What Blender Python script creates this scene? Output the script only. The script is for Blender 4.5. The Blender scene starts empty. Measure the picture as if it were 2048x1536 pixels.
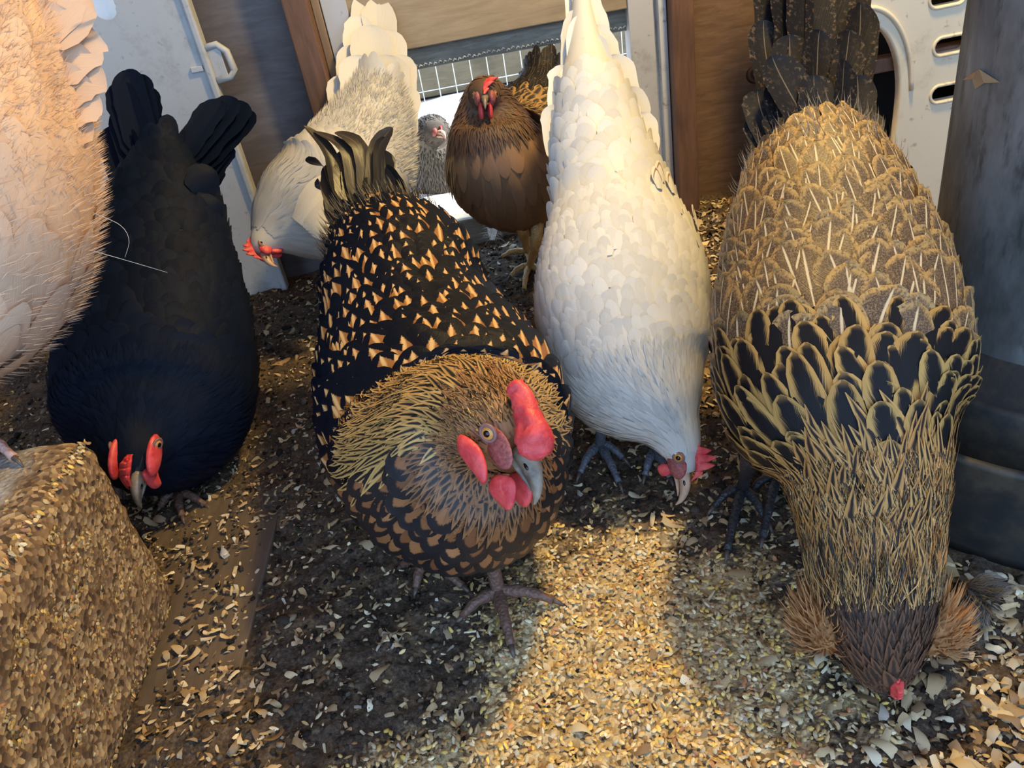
import bpy, math, random
import numpy as np
from mathutils import Vector

# ------------------------------------------------------------------ camera, world, light, exposure
scene = bpy.context.scene
COL = scene.collection
PITCH, ROLL, FPX, CH = math.radians(31.9), math.radians(10.6), 1538.0, 0.5
_fw = np.array([0, math.cos(PITCH), -math.sin(PITCH)])
_R0 = np.array([1.0, 0, 0]); _U0 = np.array([0, math.sin(PITCH), math.cos(PITCH)])
_r = math.cos(ROLL) * _R0 - math.sin(ROLL) * _U0
_u = math.cos(ROLL) * _U0 + math.sin(ROLL) * _R0
_c = np.array([0, 0, CH])
cam_data = bpy.data.cameras.new('camera')
cam_data.sensor_width = 36.0
cam_data.lens = FPX / 2048 * 36.0
cam_data.clip_start = 0.02
cam = bpy.data.objects.new('camera', cam_data)
from mathutils import Matrix
cam.matrix_world = Matrix(((_r[0], _u[0], -_fw[0], 0), (_r[1], _u[1], -_fw[1], 0), (_r[2], _u[2], -_fw[2], CH), (0, 0, 0, 1)))
COL.objects.link(cam)
scene.camera = cam
world = bpy.data.worlds.new('sky'); scene.world = world
world.use_nodes = True
bg = world.node_tree.nodes['Background']
bg.inputs[0].default_value = (0.44, 0.66, 1.0, 1)
bg.inputs[1].default_value = 2.35
def light(name, kind, loc, energy, color, **k):
    d = bpy.data.lights.new(name, kind); d.energy = energy; d.color = color
    for a, v in k.items(): setattr(d, a, v)
    o = bpy.data.objects.new(name, d); o.location = loc; COL.objects.link(o); return o
sun = light('sun', 'SUN', (3, 3, 5), 9.0, (1.0, 0.96, 0.9), angle=0.01)
sun.rotation_euler = Vector((-0.75, -0.10, -0.8)).to_track_quat('-Z', 'Y').to_euler()
light('ceiling_bulb', 'POINT', (0.46, 0.84, 1.22), 46.0, (1.0, 0.71, 0.26), shadow_soft_size=0.045)
vs = scene.view_settings
vs.view_transform = 'Standard'; vs.look = 'None'; vs.gamma = 1; vs.use_curve_mapping = False
vs.exposure = 0.45
scene.cycles.max_bounces = 6; scene.cycles.diffuse_bounces = 3; scene.cycles.glossy_bounces = 2; scene.cycles.caustics_reflective = False; scene.cycles.caustics_refractive = False

# ------------------------------------------------------------------ helpers
rng = np.random.default_rng(7)
random.seed(7)
def nrm(v): v = np.asarray(v, float); return v / (np.linalg.norm(v, axis=-1, keepdims=True) + 1e-12)
def ray(x, y): return _fw + _r * ((x - 1024) / FPX) - _u * ((y - 768) / FPX)
def at(x, y, d=None, z=None, Y=None):
    """world point seen in direction (x, y), at depth d, or height z, or distance Y"""
    v = ray(x, y)
    if d is not None: return _c + v * d
    if z is not None: return _c + v * ((z - CH) / v[2])
    return _c + v * (Y / v[1])
def cdir(x, y, t): return nrm(_r * x + _u * y - _fw * t)     # right, up, toward the viewer
def hash2(ix, iy, seed):
    n = (ix.astype(np.int64) * 374761393 + iy.astype(np.int64) * 668265263 + seed * 1442695041) & 0x7fffffff
    n = ((n ^ (n >> 13)) * 1274126177) & 0x7fffffff
    return ((n ^ (n >> 16)) & 0xffff) / 65535.0
def vnoise(x, y, f, seed=0):
    x = np.asarray(x) * f; y = np.asarray(y) * f
    ix = np.floor(x); iy = np.floor(y); fx = x - ix; fy = y - iy
    fx = fx * fx * (3 - 2 * fx); fy = fy * fy * (3 - 2 * fy)
    a = hash2(ix, iy, seed); b = hash2(ix + 1, iy, seed); c = hash2(ix, iy + 1, seed); d = hash2(ix + 1, iy + 1, seed)
    return (a * (1 - fx) + b * fx) * (1 - fy) + (c * (1 - fx) + d * fx) * fy - 0.5
def sstep(a, b, x): t = np.clip((np.asarray(x, float) - a) / (b - a), 0, 1); return t * t * (3 - 2 * t)

class G:
    """tiny node-graph helper"""
    def __init__(s, name, rough=0.6, **k):
        s.m = bpy.data.materials.new(name); s.m.use_nodes = True
        s.t = s.m.node_tree; s.b = s.t.nodes['Principled BSDF']; s.set(Roughness=rough, **k)
    def set(s, **k):
        for a, v in k.items(): s.put(s.b.inputs[a.replace('_', ' ')], v)
        return s
    def put(s, sock, v):
        if isinstance(v, bpy.types.NodeSocket): s.t.links.new(v, sock)
        elif isinstance(v, (tuple, list)) and len(v) == 3 and sock.type == 'RGBA': sock.default_value = (*v, 1)
        else: sock.default_value = v
    def n(s, kind, out=0, props=None, **k):
        nd = s.t.nodes.new('ShaderNode' + kind)
        for a, v in (props or {}).items(): setattr(nd, a, v)
        for a, v in k.items():
            key = int(a[1:]) if a[0] == 'i' and a[1:].isdigit() else a.replace('_', ' ')
            s.put(nd.inputs[key], v)
        return nd.outputs[out]
    def mt(s, op, a, b=0.0, c=0.0): return s.n('Math', props={'operation': op}, i0=a, i1=b, i2=c)
    def mix(s, f, a, b, mode='MIX'):
        nd = s.t.nodes.new('ShaderNodeMix'); nd.data_type = 'RGBA'; nd.blend_type = mode
        s.put(nd.inputs[0], f); s.put(nd.inputs[6], a); s.put(nd.inputs[7], b); return nd.outputs[2]
    def ramp(s, f, *stops):
        nd = s.t.nodes.new('ShaderNodeValToRGB'); s.put(nd.inputs[0], f); e = nd.color_ramp.elements
        while len(e) < len(stops): e.new(0.5)
        for q, (p, c) in zip(e, stops): q.position = p; q.color = (*c, 1) if len(c) == 3 else c
        return nd.outputs[0]
    def step(s, x, a, b): return s.n('MapRange', props={'interpolation_type': 'SMOOTHSTEP'}, Value=x, From_Min=a, From_Max=b)
    def coord(s, which='Object'): return s.n('TexCoord', out={'Generated': 0, 'UV': 2, 'Object': 3}[which])
    def mapv(s, v, sc): return s.n('Mapping', Vector=v, Scale=sc)
    def noise(s, sc, v=None, det=4.0, rough=0.6, out=0, dist=0.0):
        k = dict(Scale=sc, Detail=det, Roughness=rough, Distortion=dist)
        if v is not None: k['Vector'] = v
        return s.n('TexNoise', out=out, **k)
    def bump(s, h, strength=0.3, dist=0.002):
        s.put(s.b.inputs['Normal'], s.n('Bump', Height=h, Strength=strength, Distance=dist)); return s
    def attr(s, name='fa'):
        a = s.n('Attribute', props={'attribute_name': name})
        sp = s.t.nodes.new('ShaderNodeSeparateColor'); s.t.links.new(a, sp.inputs[0]); return sp.outputs
    def uv(s):
        sp = s.t.nodes.new('ShaderNodeSeparateXYZ'); s.t.links.new(s.coord('UV'), sp.inputs[0]); return sp.outputs

def mesh(name, V, F, mats, UV=None, FA=None, smooth=True):
    """V (n,3); F (m,k) equal-length or list; UV, FA given per vertex"""
    me = bpy.data.meshes.new(name)
    V = np.asarray(V, np.float32)
    if isinstance(F, np.ndarray):
        k = F.shape[1]; m = len(F)
        me.vertices.add(len(V)); me.vertices.foreach_set('co', V.ravel())
        me.loops.add(m * k); me.loops.foreach_set('vertex_index', F.ravel().astype(np.int32))
        me.polygons.add(m); me.polygons.foreach_set('loop_start', (np.arange(m) * k).astype(np.int32))
        me.polygons.foreach_set('loop_total', np.full(m, k, np.int32))
        idx = F.ravel()
    else:
        me.from_pydata(V.tolist(), [], [list(map(int, f)) for f in F]); idx = np.array([i for f in F for i in f])
    me.update(calc_edges=True)
    if UV is not None:
        me.uv_layers.new(name='UVMap').data.foreach_set('uv', np.asarray(UV, np.float32)[idx].ravel())
    if FA is not None:
        FA = np.asarray(FA, np.float32)
        if FA.shape[1] == 3: FA = np.hstack([FA, np.ones((len(FA), 1), np.float32)])
        me.color_attributes.new('fa', 'FLOAT_COLOR', 'POINT').data.foreach_set('color', FA.ravel())
    if smooth: me.polygons.foreach_set('use_smooth', np.ones(len(me.polygons), bool))
    for m_ in (mats if isinstance(mats, (list, tuple)) else [mats]):
        me.materials.append(m_.m if isinstance(m_, G) else m_)
    me.validate()
    return me
def obj(name, me, parent=None, loc=(0, 0, 0)):
    o = bpy.data.objects.new(name, me); o.location = Vector([float(c) for c in loc]); COL.objects.link(o)
    if parent is not None: o.parent = parent
    return o
def tag(o, label=None, cat=None, group=None, kind=None):
    for k, v in (('label', label), ('category', cat), ('group', group), ('kind', kind)):
        if v: o[k] = v
    return o
def thing(name, loc, label, cat, group=None): return tag(obj(name, None, None, loc), label, cat, group)

class MB:
    """collects shapes into one mesh"""
    def __init__(s): s.V = []; s.F = []
    def add(s, V, F): b = len(s.V); s.V += [tuple(map(float, v)) for v in V]; s.F += [[i + b for i in f] for f in F]; return s
    def box(s, lo, hi):
        x0, y0, z0 = lo; x1, y1, z1 = hi
        return s.add([(x0,y0,z0),(x1,y0,z0),(x1,y1,z0),(x0,y1,z0),(x0,y0,z1),(x1,y0,z1),(x1,y1,z1),(x0,y1,z1)],
                     [(0,3,2,1),(4,5,6,7),(0,1,5,4),(1,2,6,5),(2,3,7,6),(3,0,4,7)])
    def tube(s, pts, rad, seg=8, caps=True):
        V, F = tube(pts, rad, seg, caps); return s.add(V, F)
    def build(s, name, mat, parent=None, loc=(0, 0, 0), smooth=False, bevel=0):
        L = np.array(loc, float)
        o = obj(name, mesh(name, np.array(s.V) - L, s.F, mat, smooth=smooth), parent, loc if parent is None else (0, 0, 0))
        if bevel:
            b = o.modifiers.new('bevel', 'BEVEL'); b.width = bevel; b.segments = 2; b.limit_method = 'ANGLE'
        return o
def frames(P):
    P = np.asarray(P, float); t = nrm(np.gradient(P, axis=0)); n = []
    ref = np.array([0, 0, 1.0]) if abs(t[0][2]) < 0.9 else np.array([1.0, 0, 0])
    cur = nrm(np.cross(t[0], ref))
    for k in range(len(P)):
        cur = nrm(cur - t[k] * np.dot(cur, t[k])); n.append(cur.copy())
    n = np.array(n); return t, n, np.cross(t, n)
def tube(pts, rad, seg=8, caps=True, flat=1.0):
    P = np.asarray(pts, float); rad = np.broadcast_to(np.asarray(rad, float), (len(P),))
    t, n, b = frames(P); a = np.arange(seg) * 2 * math.pi / seg
    V = (P[:, None] + rad[:, None, None] * (n[:, None] * np.cos(a)[None, :, None] + flat * b[:, None] * np.sin(a)[None, :, None])).reshape(-1, 3)
    F = [(i*seg+j, i*seg+(j+1) % seg, (i+1)*seg+(j+1) % seg, (i+1)*seg+j) for i in range(len(P)-1) for j in range(seg)]
    if caps: F += [tuple(range(seg))[::-1], tuple(range((len(P)-1)*seg, len(P)*seg))]
    return V, F
def catmull(P, n):
    P = np.asarray(P, float); P = np.vstack([2*P[0]-P[1], P, 2*P[-1]-P[-2]]); m = len(P) - 3
    # centripetal-like even sampling by chord length
    ch = np.linalg.norm(np.diff(P[1:-1, :3], axis=0), axis=1); cum = np.concatenate([[0], np.cumsum(ch)])
    q = np.linspace(0, cum[-1], n); out = []
    for v in q:
        i = min(int(np.searchsorted(cum, v, 'right')) - 1, m - 1); t = (v - cum[i]) / max(ch[i], 1e-9)
        a, b, c, d = P[i:i+4]
        out.append(0.5*((2*b) + (-a+c)*t + (2*a-5*b+4*c-d)*t*t + (-a+3*b-3*c+d)*t**3))
    return np.array(out)
def ball(c, ax, seg=14, rings=9):
    """ellipsoid: ax = three half-axis vectors"""
    ax = [np.asarray(v, float) for v in ax]; V = []; F = []
    for i in range(rings + 1):
        ph = math.pi * i / rings
        for j in range(seg):
            th = 2 * math.pi * j / seg
            V.append(np.asarray(c) + ax[0]*math.sin(ph)*math.cos(th) + ax[1]*math.sin(ph)*math.sin(th) + ax[2]*math.cos(ph))
    for i in range(rings):
        for j in range(seg): F.append((i*seg+j, i*seg+(j+1) % seg, (i+1)*seg+(j+1) % seg, (i+1)*seg+j))
    return V, F

# ------------------------------------------------------------------ materials: setting
def wood(name, c1, c2, axis=(1, 1, 12), sc=30.0, rough=0.75, dirt=0.35):
    g = G(name, rough)
    v = g.mapv(g.coord(), axis)
    f = g.noise(sc, v, 6, 0.65, dist=0.6)
    col = g.ramp(f, (0.3, c1), (0.7, c2))
    d = g.step(g.noise(9.0, g.coord(), 5), 0.45, 0.7)
    col = g.mix(g.mt('MULTIPLY', d, dirt), col, tuple(x * 0.35 for x in c1))
    g.set(Base_Color=col); g.bump(f, 0.25, 0.002); return g
M_ply = wood('plywood_brown', (0.12, 0.068, 0.038), (0.23, 0.135, 0.078), (2.5, 2.5, 14), 9)
M_plyL = wood('plywood_grey', (0.10, 0.085, 0.085), (0.17, 0.145, 0.14), (2, 2, 10), 8)
M_door = wood('plywood_tan', (0.30, 0.22, 0.13), (0.42, 0.32, 0.20), (2.0, 2.0, 14), 7, dirt=0.25)
M_stud = wood('stud_wood', (0.11, 0.055, 0.032), (0.20, 0.10, 0.058), (14, 14, 1.2), 10)
M_weath = wood('weathered_wood', (0.17, 0.16, 0.125), (0.36, 0.33, 0.26), (2, 6, 16), 14)
M_beam = wood('garden_beam', (0.14, 0.13, 0.09), (0.22, 0.20, 0.145), (2, 2, 10), 8)
def painted(name, c, dirtc, amount=0.5, rough=0.5, scale=14.0):
    g = G(name, rough)
    d = g.step(g.noise(scale, g.coord(), 7, 0.7), 0.5, 0.72)
    d2 = g.step(g.noise(90.0, g.coord(), 3, 0.6), 0.62, 0.74)
    col = g.mix(g.mt('MULTIPLY', d, amount), c, dirtc)
    col = g.mix(g.mt('MULTIPLY', d2, amount), col, dirtc)
    g.set(Base_Color=col); g.bump(g.noise(60.0, g.coord(), 4), 0.1, 0.001); return g
M_panel = painted('white_plastic_dirty', (0.46, 0.46, 0.45), (0.2, 0.17, 0.13), 0.5)
M_cream = painted('cream_plastic', (0.78, 0.68, 0.50), (0.30, 0.21, 0.11), 0.55, 0.45, 9)
M_paint = painted('grey_paint', (0.50, 0.49, 0.48), (0.2, 0.17, 0.14), 0.5)
M_strip = painted('silver_strip', (0.60, 0.61, 0.60), (0.1, 0.09, 0.08), 0.6, 0.4, 30)
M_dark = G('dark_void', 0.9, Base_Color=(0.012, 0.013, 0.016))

# ------------------------------------------------------------------ floor
def fh(x, y, top=True):
    """height of the litter surface"""
    x = np.asarray(x, float); y = np.asarray(y, float)
    h = vnoise(x, y, 7, 1) * 0.012 + vnoise(x, y, 21, 2) * 0.007 + vnoise(x, y, 60, 3) * 0.005
    flat = sstep(-0.25, -0.30, x) * sstep(0.66, 0.60, y) * sstep(0.42, 0.47, y)
    berm = 0.011 * sstep(-0.245, -0.28, x) * (np.exp(-((y - 0.425) / 0.028) ** 2) + np.exp(-((y - 0.665) / 0.035) ** 2)) * (0.7 + vnoise(x, y, 30, 8))
    return (h + berm) * (1 - flat) + (0.0045 if top else -0.004) * flat
def feedmask(x, y):
    """where grain has been spilled"""
    e = ((np.asarray(x) - 0.055) / 0.135) ** 2 + ((np.asarray(y) - 0.34) / 0.20) ** 2
    e2 = ((np.asarray(x) + 0.06) / 0.15) ** 2 + ((np.asarray(y) - 0.27) / 0.095) ** 2
    m = np.maximum(sstep(1.5, 0.35, e), sstep(1.5, 0.35, e2))
    return np.clip(m * 0.85 + (0.7 * vnoise(x, y, 25, 9) + 0.8 * vnoise(x, y, 70, 10)) * (m > 0.02) * (1 - 0.4 * m), 0, 1)
def shavemask(x, y):
    x = np.asarray(x); y = np.asarray(y)
    m = 0.32 + 0.6 * sstep(0.10, 0.2, x) + 0.35 * sstep(-0.15, -0.3, x) * sstep(0.85, 0.6, y) + 0.4 * sstep(0.15, 0.3, x) * sstep(0.9, 1.1, y)
    return np.clip(m + 0.35 * vnoise(x, y, 11, 12), 0.04, 1)
xs = np.concatenate([np.linspace(-2.2, -0.85, 14)[:-1], np.linspace(-0.85, 0.95, 520), np.linspace(0.95, 2.2, 14)[1:]])
ys = np.concatenate([np.linspace(-1.0, 0.15, 12)[:-1], np.linspace(0.15, 1.34, 360)])
gx, gy = np.meshgrid(xs, ys)
gz = fh(gx, gy, False) + vnoise(gx, gy, 130, 4) * 0.004 + vnoise(gx, gy, 260, 5) * 0.003 * (1 - 0.6 * feedmask(gx, gy))
nx, ny = len(xs), len(ys)
ii = np.arange(nx * ny).reshape(ny, nx)
Fq = np.stack([ii[:-1, :-1], ii[:-1, 1:], ii[1:, 1:], ii[1:, :-1]], -1).reshape(-1, 4)
FAf = np.stack([feedmask(gx, gy).ravel(), shavemask(gx, gy).ravel(), np.zeros(nx * ny)], 1)
g = G('litter_dirt', 0.95); a = g.attr(); co = g.coord()
n1 = g.noise(260.0, co, 5, 0.7); n2 = g.noise(30.0, co, 4, 0.6)
dirt = g.ramp(n1, (0.28, (0.022, 0.016, 0.012)), (0.52, (0.085, 0.062, 0.045)), (0.75, (0.22, 0.165, 0.115)))
dirt = g.mix(g.step(n2, 0.45, 0.7), dirt, g.ramp(n1, (0.3, (0.05, 0.034, 0.022)), (0.7, (0.26, 0.175, 0.10))))
vor = g.n('TexVoronoi', out=1, Vector=co, Scale=330.0)
sp = g.t.nodes.new('ShaderNodeSeparateColor'); g.t.links.new(vor, sp.inputs[0])
crumb = g.ramp(sp.outputs[0], (0.0, (0.10, 0.07, 0.04)), (0.35, (0.42, 0.30, 0.15)), (0.75, (0.62, 0.47, 0.25)), (1.0, (0.75, 0.62, 0.40)))
g.set(Base_Color=g.mix(g.step(g.mt('ADD', a[0], g.mt('MULTIPLY', g.mt('SUBTRACT', n1, 0.5), 0.9)), 0.25, 0.75), dirt, crumb), Specular_IOR_Level=0.25)
g.bump(g.noise(420.0, co, 4), 0.6, 0.003)
M_dirt = g
floor = obj('floor', mesh('floor', np.stack([gx, gy, gz], -1).reshape(-1, 3), Fq, g, FA=FAf))
tag(floor, 'dark dirt and litter floor of the coop', 'floor', kind='structure')

# ------------------------------------------------------------------ walls and doorway
WY = 1.30
def struct(o, label, cat): return tag(o, label, cat, kind='structure')
mb = MB()
mb.box((-2.2, WY, -0.05), (-0.20, WY + 0.03, 1.7)); mb.box((0.33, WY, -0.05), (2.2, WY + 0.03, 1.7)); mb.box((-0.20, WY, 0.62), (0.33, WY + 0.03, 1.7))
wallb = struct(mb.build('wall_back', M_ply), 'dark brown plywood back wall of the coop with a knot', 'wall')
struct(MB().box((-2.2, WY - 0.012, -0.05), (-0.20, WY - 0.001, 1.7)).build('wall_back_left', M_plyL), 'grey brown plywood sheet left of the doorway post', 'wall')
struct(MB().box((-2.23, -0.9, -0.05), (-2.2, WY + 0.03, 1.7)).build('wall_left', M_ply), 'plywood side wall of the coop', 'wall')
struct(MB().box((2.2, -0.9, -0.05), (2.23, WY + 0.03, 1.7)).build('wall_right', M_ply), 'plywood side wall beyond the feeder', 'wall')
struct(MB().box((-2.3, -0.7, 1.7), (2.3, WY + 0.2, 1.74)).build('ceiling', M_ply), 'plywood roof of the coop', 'ceiling')
# knot in the plywood
g = G('knot_wood', 0.8); rr = g.n('TexWave', props={'wave_type': 'RINGS', 'rings_direction': 'Y'}, Vector=g.coord(), Scale=40.0, Distortion=2.5)
g.set(Base_Color=g.ramp(rr, (0.2, (0.03, 0.015, 0.008)), (0.8, (0.12, 0.06, 0.032)))); M_knot = g
kn = at(1512, 148, Y=WY)
V, F = ball((0, 0, 0), ((0.017, 0, 0), (0, 0, 0.015), (0, -0.0025, 0)), 20, 8)
obj('knot', mesh('knot', V, F, M_knot), wallb, kn)
# sliding pop door, raised
door = thing('door_1', (0.08, WY - 0.01, 0.33), 'raised tan plywood pop door above the bright opening', 'door'); door['kind'] = 'structure'
MB().box((-0.142, WY - 0.012, 0.329), (0.283, WY + 0.004, 0.72)).build('door_board', M_door, door, door.location, bevel=0.0015)
e = MB().box((-0.142, WY + 0.006, 0.295), (0.30, WY + 0.03, 0.62)); e.build('edge_board', M_weath, door, door.location, bevel=0.002)
# row of old staples on the edge board
st = MB()
for k in range(46):
    x = -0.075 + k * 0.0078; z = 0.299 + 0.003 * random.random()
    st.tube([(x, WY + 0.004, z), (x + 0.002, WY + 0.0, z + 0.003), (x + 0.005, WY + 0.004, z + 0.001)], 0.0011, 5)
tag(st.build('staple_row', M_strip, door, door.location), kind='stuff')
struct(MB().box((-0.175, WY - 0.016, 0.0), (-0.138, WY + 0.02, 0.8)).build('trim_1', M_paint, bevel=0.001), 'grey painted door track left of the pop door', 'trim')
struct(MB().box((0.281, WY - 0.016, 0.0), (0.320, WY + 0.02, 0.8)).build('trim_2', M_paint, bevel=0.001), 'grey painted door track right of the pop door', 'trim')
struct(MB().box((0.3245, WY - 0.03, 0.0), (0.3365, WY, 0.8)).build('trim_3', M_strip, bevel=0.001), 'narrow silver strip beside the right stud', 'trim')
struct(MB().box((-0.188, WY - 0.02, 0.0), (-0.1765, WY, 0.8)).build('trim_4', wood('strip_wood', (0.2, 0.13, 0.075), (0.36, 0.25, 0.15), (14, 14, 1), 9), bevel=0.001), 'thin pale wooden strip beside the left post', 'trim')
tag(MB().box((-0.224, WY - 0.055, -0.03), (-0.1885, WY - 0.013, 0.9)).build('door_post', M_stud, bevel=0.002), 'reddish wooden post left of the doorway behind the white hen', 'post', 'doorway studs')
tag(MB().box((0.3375, WY - 0.055, -0.03), (0.372, WY - 0.001, 0.9)).build('door_post', M_stud, bevel=0.002), 'brown wooden stud right of the doorway beside the plywood', 'post', 'doorway studs')
struct(MB().box((-0.2, WY - 0.012, -0.03), (0.33, WY + 0.03, 0.046)).build('trim_5', M_weath, bevel=0.003), 'weathered threshold board under the pop door opening', 'trim')

# ------------------------------------------------------------------ outside
g = G('sunlit_ground', 0.95); nz = g.noise(30.0, g.coord(), 6, 0.7)
g.set(Base_Color=g.ramp(nz, (0.3, (0.50, 0.46, 0.40)), (0.7, (0.85, 0.82, 0.76))))
gx2, gy2 = np.meshgrid(np.linspace(-4, 4, 90), np.linspace(WY + 0.03, 7, 90)); gz2 = 0.02 + vnoise(gx2, gy2, 9, 31) * 0.03
i2 = np.arange(8100).reshape(90, 90); F2 = np.stack([i2[:-1, :-1], i2[:-1, 1:], i2[1:, 1:], i2[1:, :-1]], -1).reshape(-1, 4)
struct(obj('ground', mesh('ground', np.stack([gx2, gy2, gz2], -1).reshape(-1, 3), F2, g)), 'pale sunlit ground outside the doorway', 'ground')
def beam(lo, hi, label):
    tag(MB().box(lo, hi).build('timber', M_beam, bevel=0.004), label, 'timber', 'timbers edging the run')
beam((-1.2, 2.52, 0.02), (1.6, 2.64, 0.15), 'long pale timber edging the sunlit run, low on the ground')
beam((-1.2, 3.3, 0.02), (1.8, 3.42, 0.22), 'far timber rail beyond the wire fence outside the doorway')
M_wire = G('galvanised_wire', 0.4, Base_Color=(0.75, 0.77, 0.78), Metallic=0.6)
fen = thing('wire_fence', (0.2, 2.4, 0.0), 'galvanised wire mesh fence standing in the run outside', 'fence')
for k in range(44):
    x = -0.7 + k * 0.05
    MB().tube([(x, 2.4, 0.02), (x + 0.004, 2.4, 0.5)], 0.0016, 5).build('vertical_wire', M_wire, fen, (0.2, 2.4, 0.0), True)
for k in range(7):
    z = 0.06 + k * 0.07
    MB().tube([(-0.7, 2.4, z), (1.5, 2.4, z + 0.004)], 0.0014, 5).build('horizontal_wire', M_wire, fen, (0.2, 2.4, 0.0), True)

# ------------------------------------------------------------------ panel on the left, plastic panel on the right
PY = WY - 0.05
pl = thing('nest_panel', (-0.5, PY, 0.0), 'dirty white plastic panel with a hook tab behind the black hen', 'panel')
MB().box((-0.78, PY - 0.012, 0.0), (-0.350, PY, 0.62)).build('sheet', M_panel, pl, pl.location, bevel=0.003)
MB().box((-0.357, PY - 0.018, 0.0), (-0.346, PY + 0.004, 0.62)).build('edge_rib', M_panel, pl, pl.location, bevel=0.003)
MB().tube([(-0.349, PY - 0.010, 0.387), (-0.330, PY - 0.010, 0.389), (-0.319, PY - 0.010, 0.378), (-0.316, PY - 0.01, 0.352), (-0.324, PY - 0.01, 0.343), (-0.345, PY - 0.01, 0.342)], 0.0055, 6).build('hook_tab', M_panel, pl, pl.location, True)
MB().box((-0.352, PY - 0.012, 0.343), (-0.327, PY - 0.006, 0.388)).build('tab_plate', M_panel, pl, pl.location, bevel=0.001)
MB().box((-0.376, PY - 0.016, 0.358), (-0.358, PY - 0.011, 0.366)).build('latch', M_paint, pl, pl.location, bevel=0.001)

def holed_plate(name, outer, holes, y0, y1, mat, parent, loc):
    """flat plate with holes, made by filling 2-D curves"""
    cu = bpy.data.curves.new(name, 'CURVE'); cu.dimensions = '2D'; cu.fill_mode = 'BOTH'; cu.extrude = (y1 - y0) / 2; cu.bevel_depth = 0.003; cu.bevel_resolution = 2
    for ring in [outer] + holes:
        s = cu.splines.new('POLY'); s.points.add(len(ring) - 1); s.use_cyclic_u = True
        for p, (x, z) in zip(s.points, ring): p.co = (x, z, 0, 1)
    tmp = bpy.data.objects.new(name, cu); COL.objects.link(tmp)
    dg = bpy.context.evaluated_depsgraph_get(); me = bpy.data.meshes.new_from_object(tmp.evaluated_get(dg)); me.name = name
    bpy.data.objects.remove(tmp)
    n = len(me.vertices); co = np.empty(n * 3, np.float32); me.vertices.foreach_get('co', co); co = co.reshape(-1, 3)
    w = np.stack([co[:, 0], (y0 + y1) / 2 - co[:, 2], co[:, 1]], 1) - np.array(loc, np.float32)
    me.vertices.foreach_set('co', w.astype(np.float32).ravel()); me.update(); me.materials.clear(); me.materials.append(mat.m)
    return obj(name, me, parent)
RY = 1.02
def rp(x, y): p = at(x, y, Y=RY); return (p[0], p[2])
rpan = thing('plastic_panel', (0.62, RY, 0.0), 'cream plastic panel with arched opening and oval slots behind the feeder', 'panel')
ax_, az_ = rp(1797, 200); tx_, tz_ = rp(1730, 62)
cxA = rp(1712, 190)[0]; rxA = ax_ - cxA; pxl = rp(1590, 150)[0]
arch = [(cxA - rxA, 0.03)] + [(cxA - rxA * math.cos(t), 0.19 + (tz_ + 0.012 - 0.19) * math.sin(t)) for t in np.linspace(0, math.pi, 26)] + [(cxA + rxA, 0.03)]
slots = []
for (x, y) in ((1897, 88), (1890, 183), (1890, -8)):
    sx, sz = rp(x, y); hw, hh = 0.024, 0.0115
    slots.append([(sx + (hw - hh) * (1 if math.cos(t) > 0 else -1) + hh * math.cos(t), sz + hh * math.sin(t)) for t in np.linspace(0, 2 * math.pi, 24, endpoint=False)])
holed_plate('pierced_sheet', [(pxl, -0.02), (0.80, -0.02), (0.80, 0.62), (pxl, 0.62)], [arch] + slots, RY - 0.004, RY + 0.004, M_cream, rpan, rpan.location)
ridge = [(cxA - (rxA + 0.012) * math.cos(t), RY - 0.008, 0.19 + (tz_ + 0.028 - 0.19) * math.sin(t)) for t in np.linspace(0.9, math.pi - 0.12, 24)]
MB().tube(ridge, 0.003, 8).build('raised_rim', M_cream, rpan, rpan.location, True)
for sl in slots:
    q = [(x, RY - 0.007, z) for x, z in sl]; q.append(q[0])
    MB().tube(q, 0.0022, 6, False).build('slot_rim', M_cream, rpan, rpan.location, True)
MB().box((0.80, RY, -0.02), (0.806, WY - 0.002, 0.62)).build('side_wall', M_cream, rpan, rpan.location)
MB().box((pxl + 0.01, RY + 0.10, 0.0), (0.79, RY + 0.11, 0.60)).build('shade_sheet', M_dark, rpan, rpan.location)  # near-black sheet: the shade behind the arch and slots put into its colour
pb = at(1740, 122, Y=RY + 0.03)
tag(MB().box((pxl + 0.01, RY + 0.005, pb[2] - 0.012), (0.79, RY + 0.03, pb[2] + 0.006)).build('perch_bar', M_stud, rpan, rpan.location, bevel=0.002), 'brown wooden bar across the arched opening')

# ------------------------------------------------------------------ feeder
FC = (0.477, 0.55)
g = G('worn_galvanised', 0.5, Metallic=0.25); co = g.coord()
f1 = g.noise(7.0, g.mapv(co, (1, 1, 0.4)), 6, 0.7); f2 = g.noise(60.0, g.mapv(co, (1, 1, 0.3)), 5, 0.65)
c = g.ramp(f1, (0.36, (0.10, 0.10, 0.095)), (0.52, (0.28, 0.285, 0.28)), (0.7, (0.55, 0.57, 0.58)))
c = g.mix(g.mt('MULTIPLY', g.step(f2, 0.5, 0.7), 0.7), c, (0.03, 0.028, 0.024))
g.set(Base_Color=c); g.bump(f2, 0.25, 0.001); M_galv = g
g = G('black_tray', 0.65); co = g.coord(); f1 = g.noise(14.0, co, 6, 0.7)
g.set(Base_Color=g.mix(g.step(f1, 0.4, 0.75), (0.022, 0.024, 0.026), (0.11, 0.085, 0.055))); g.bump(g.noise(120.0, co, 4), 0.2, 0.001); M_tray = g
def lathe(prof, seg=72):
    n = len(prof); V = [(r * math.cos(2*math.pi*j/seg), r * math.sin(2*math.pi*j/seg), z) for (r, z) in prof for j in range(seg)]
    F = [(i*seg+j, i*seg+(j+1) % seg, (i+1)*seg+(j+1) % seg, (i+1)*seg+j) for i in range(n-1) for j in range(seg)]
    return V, F
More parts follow.
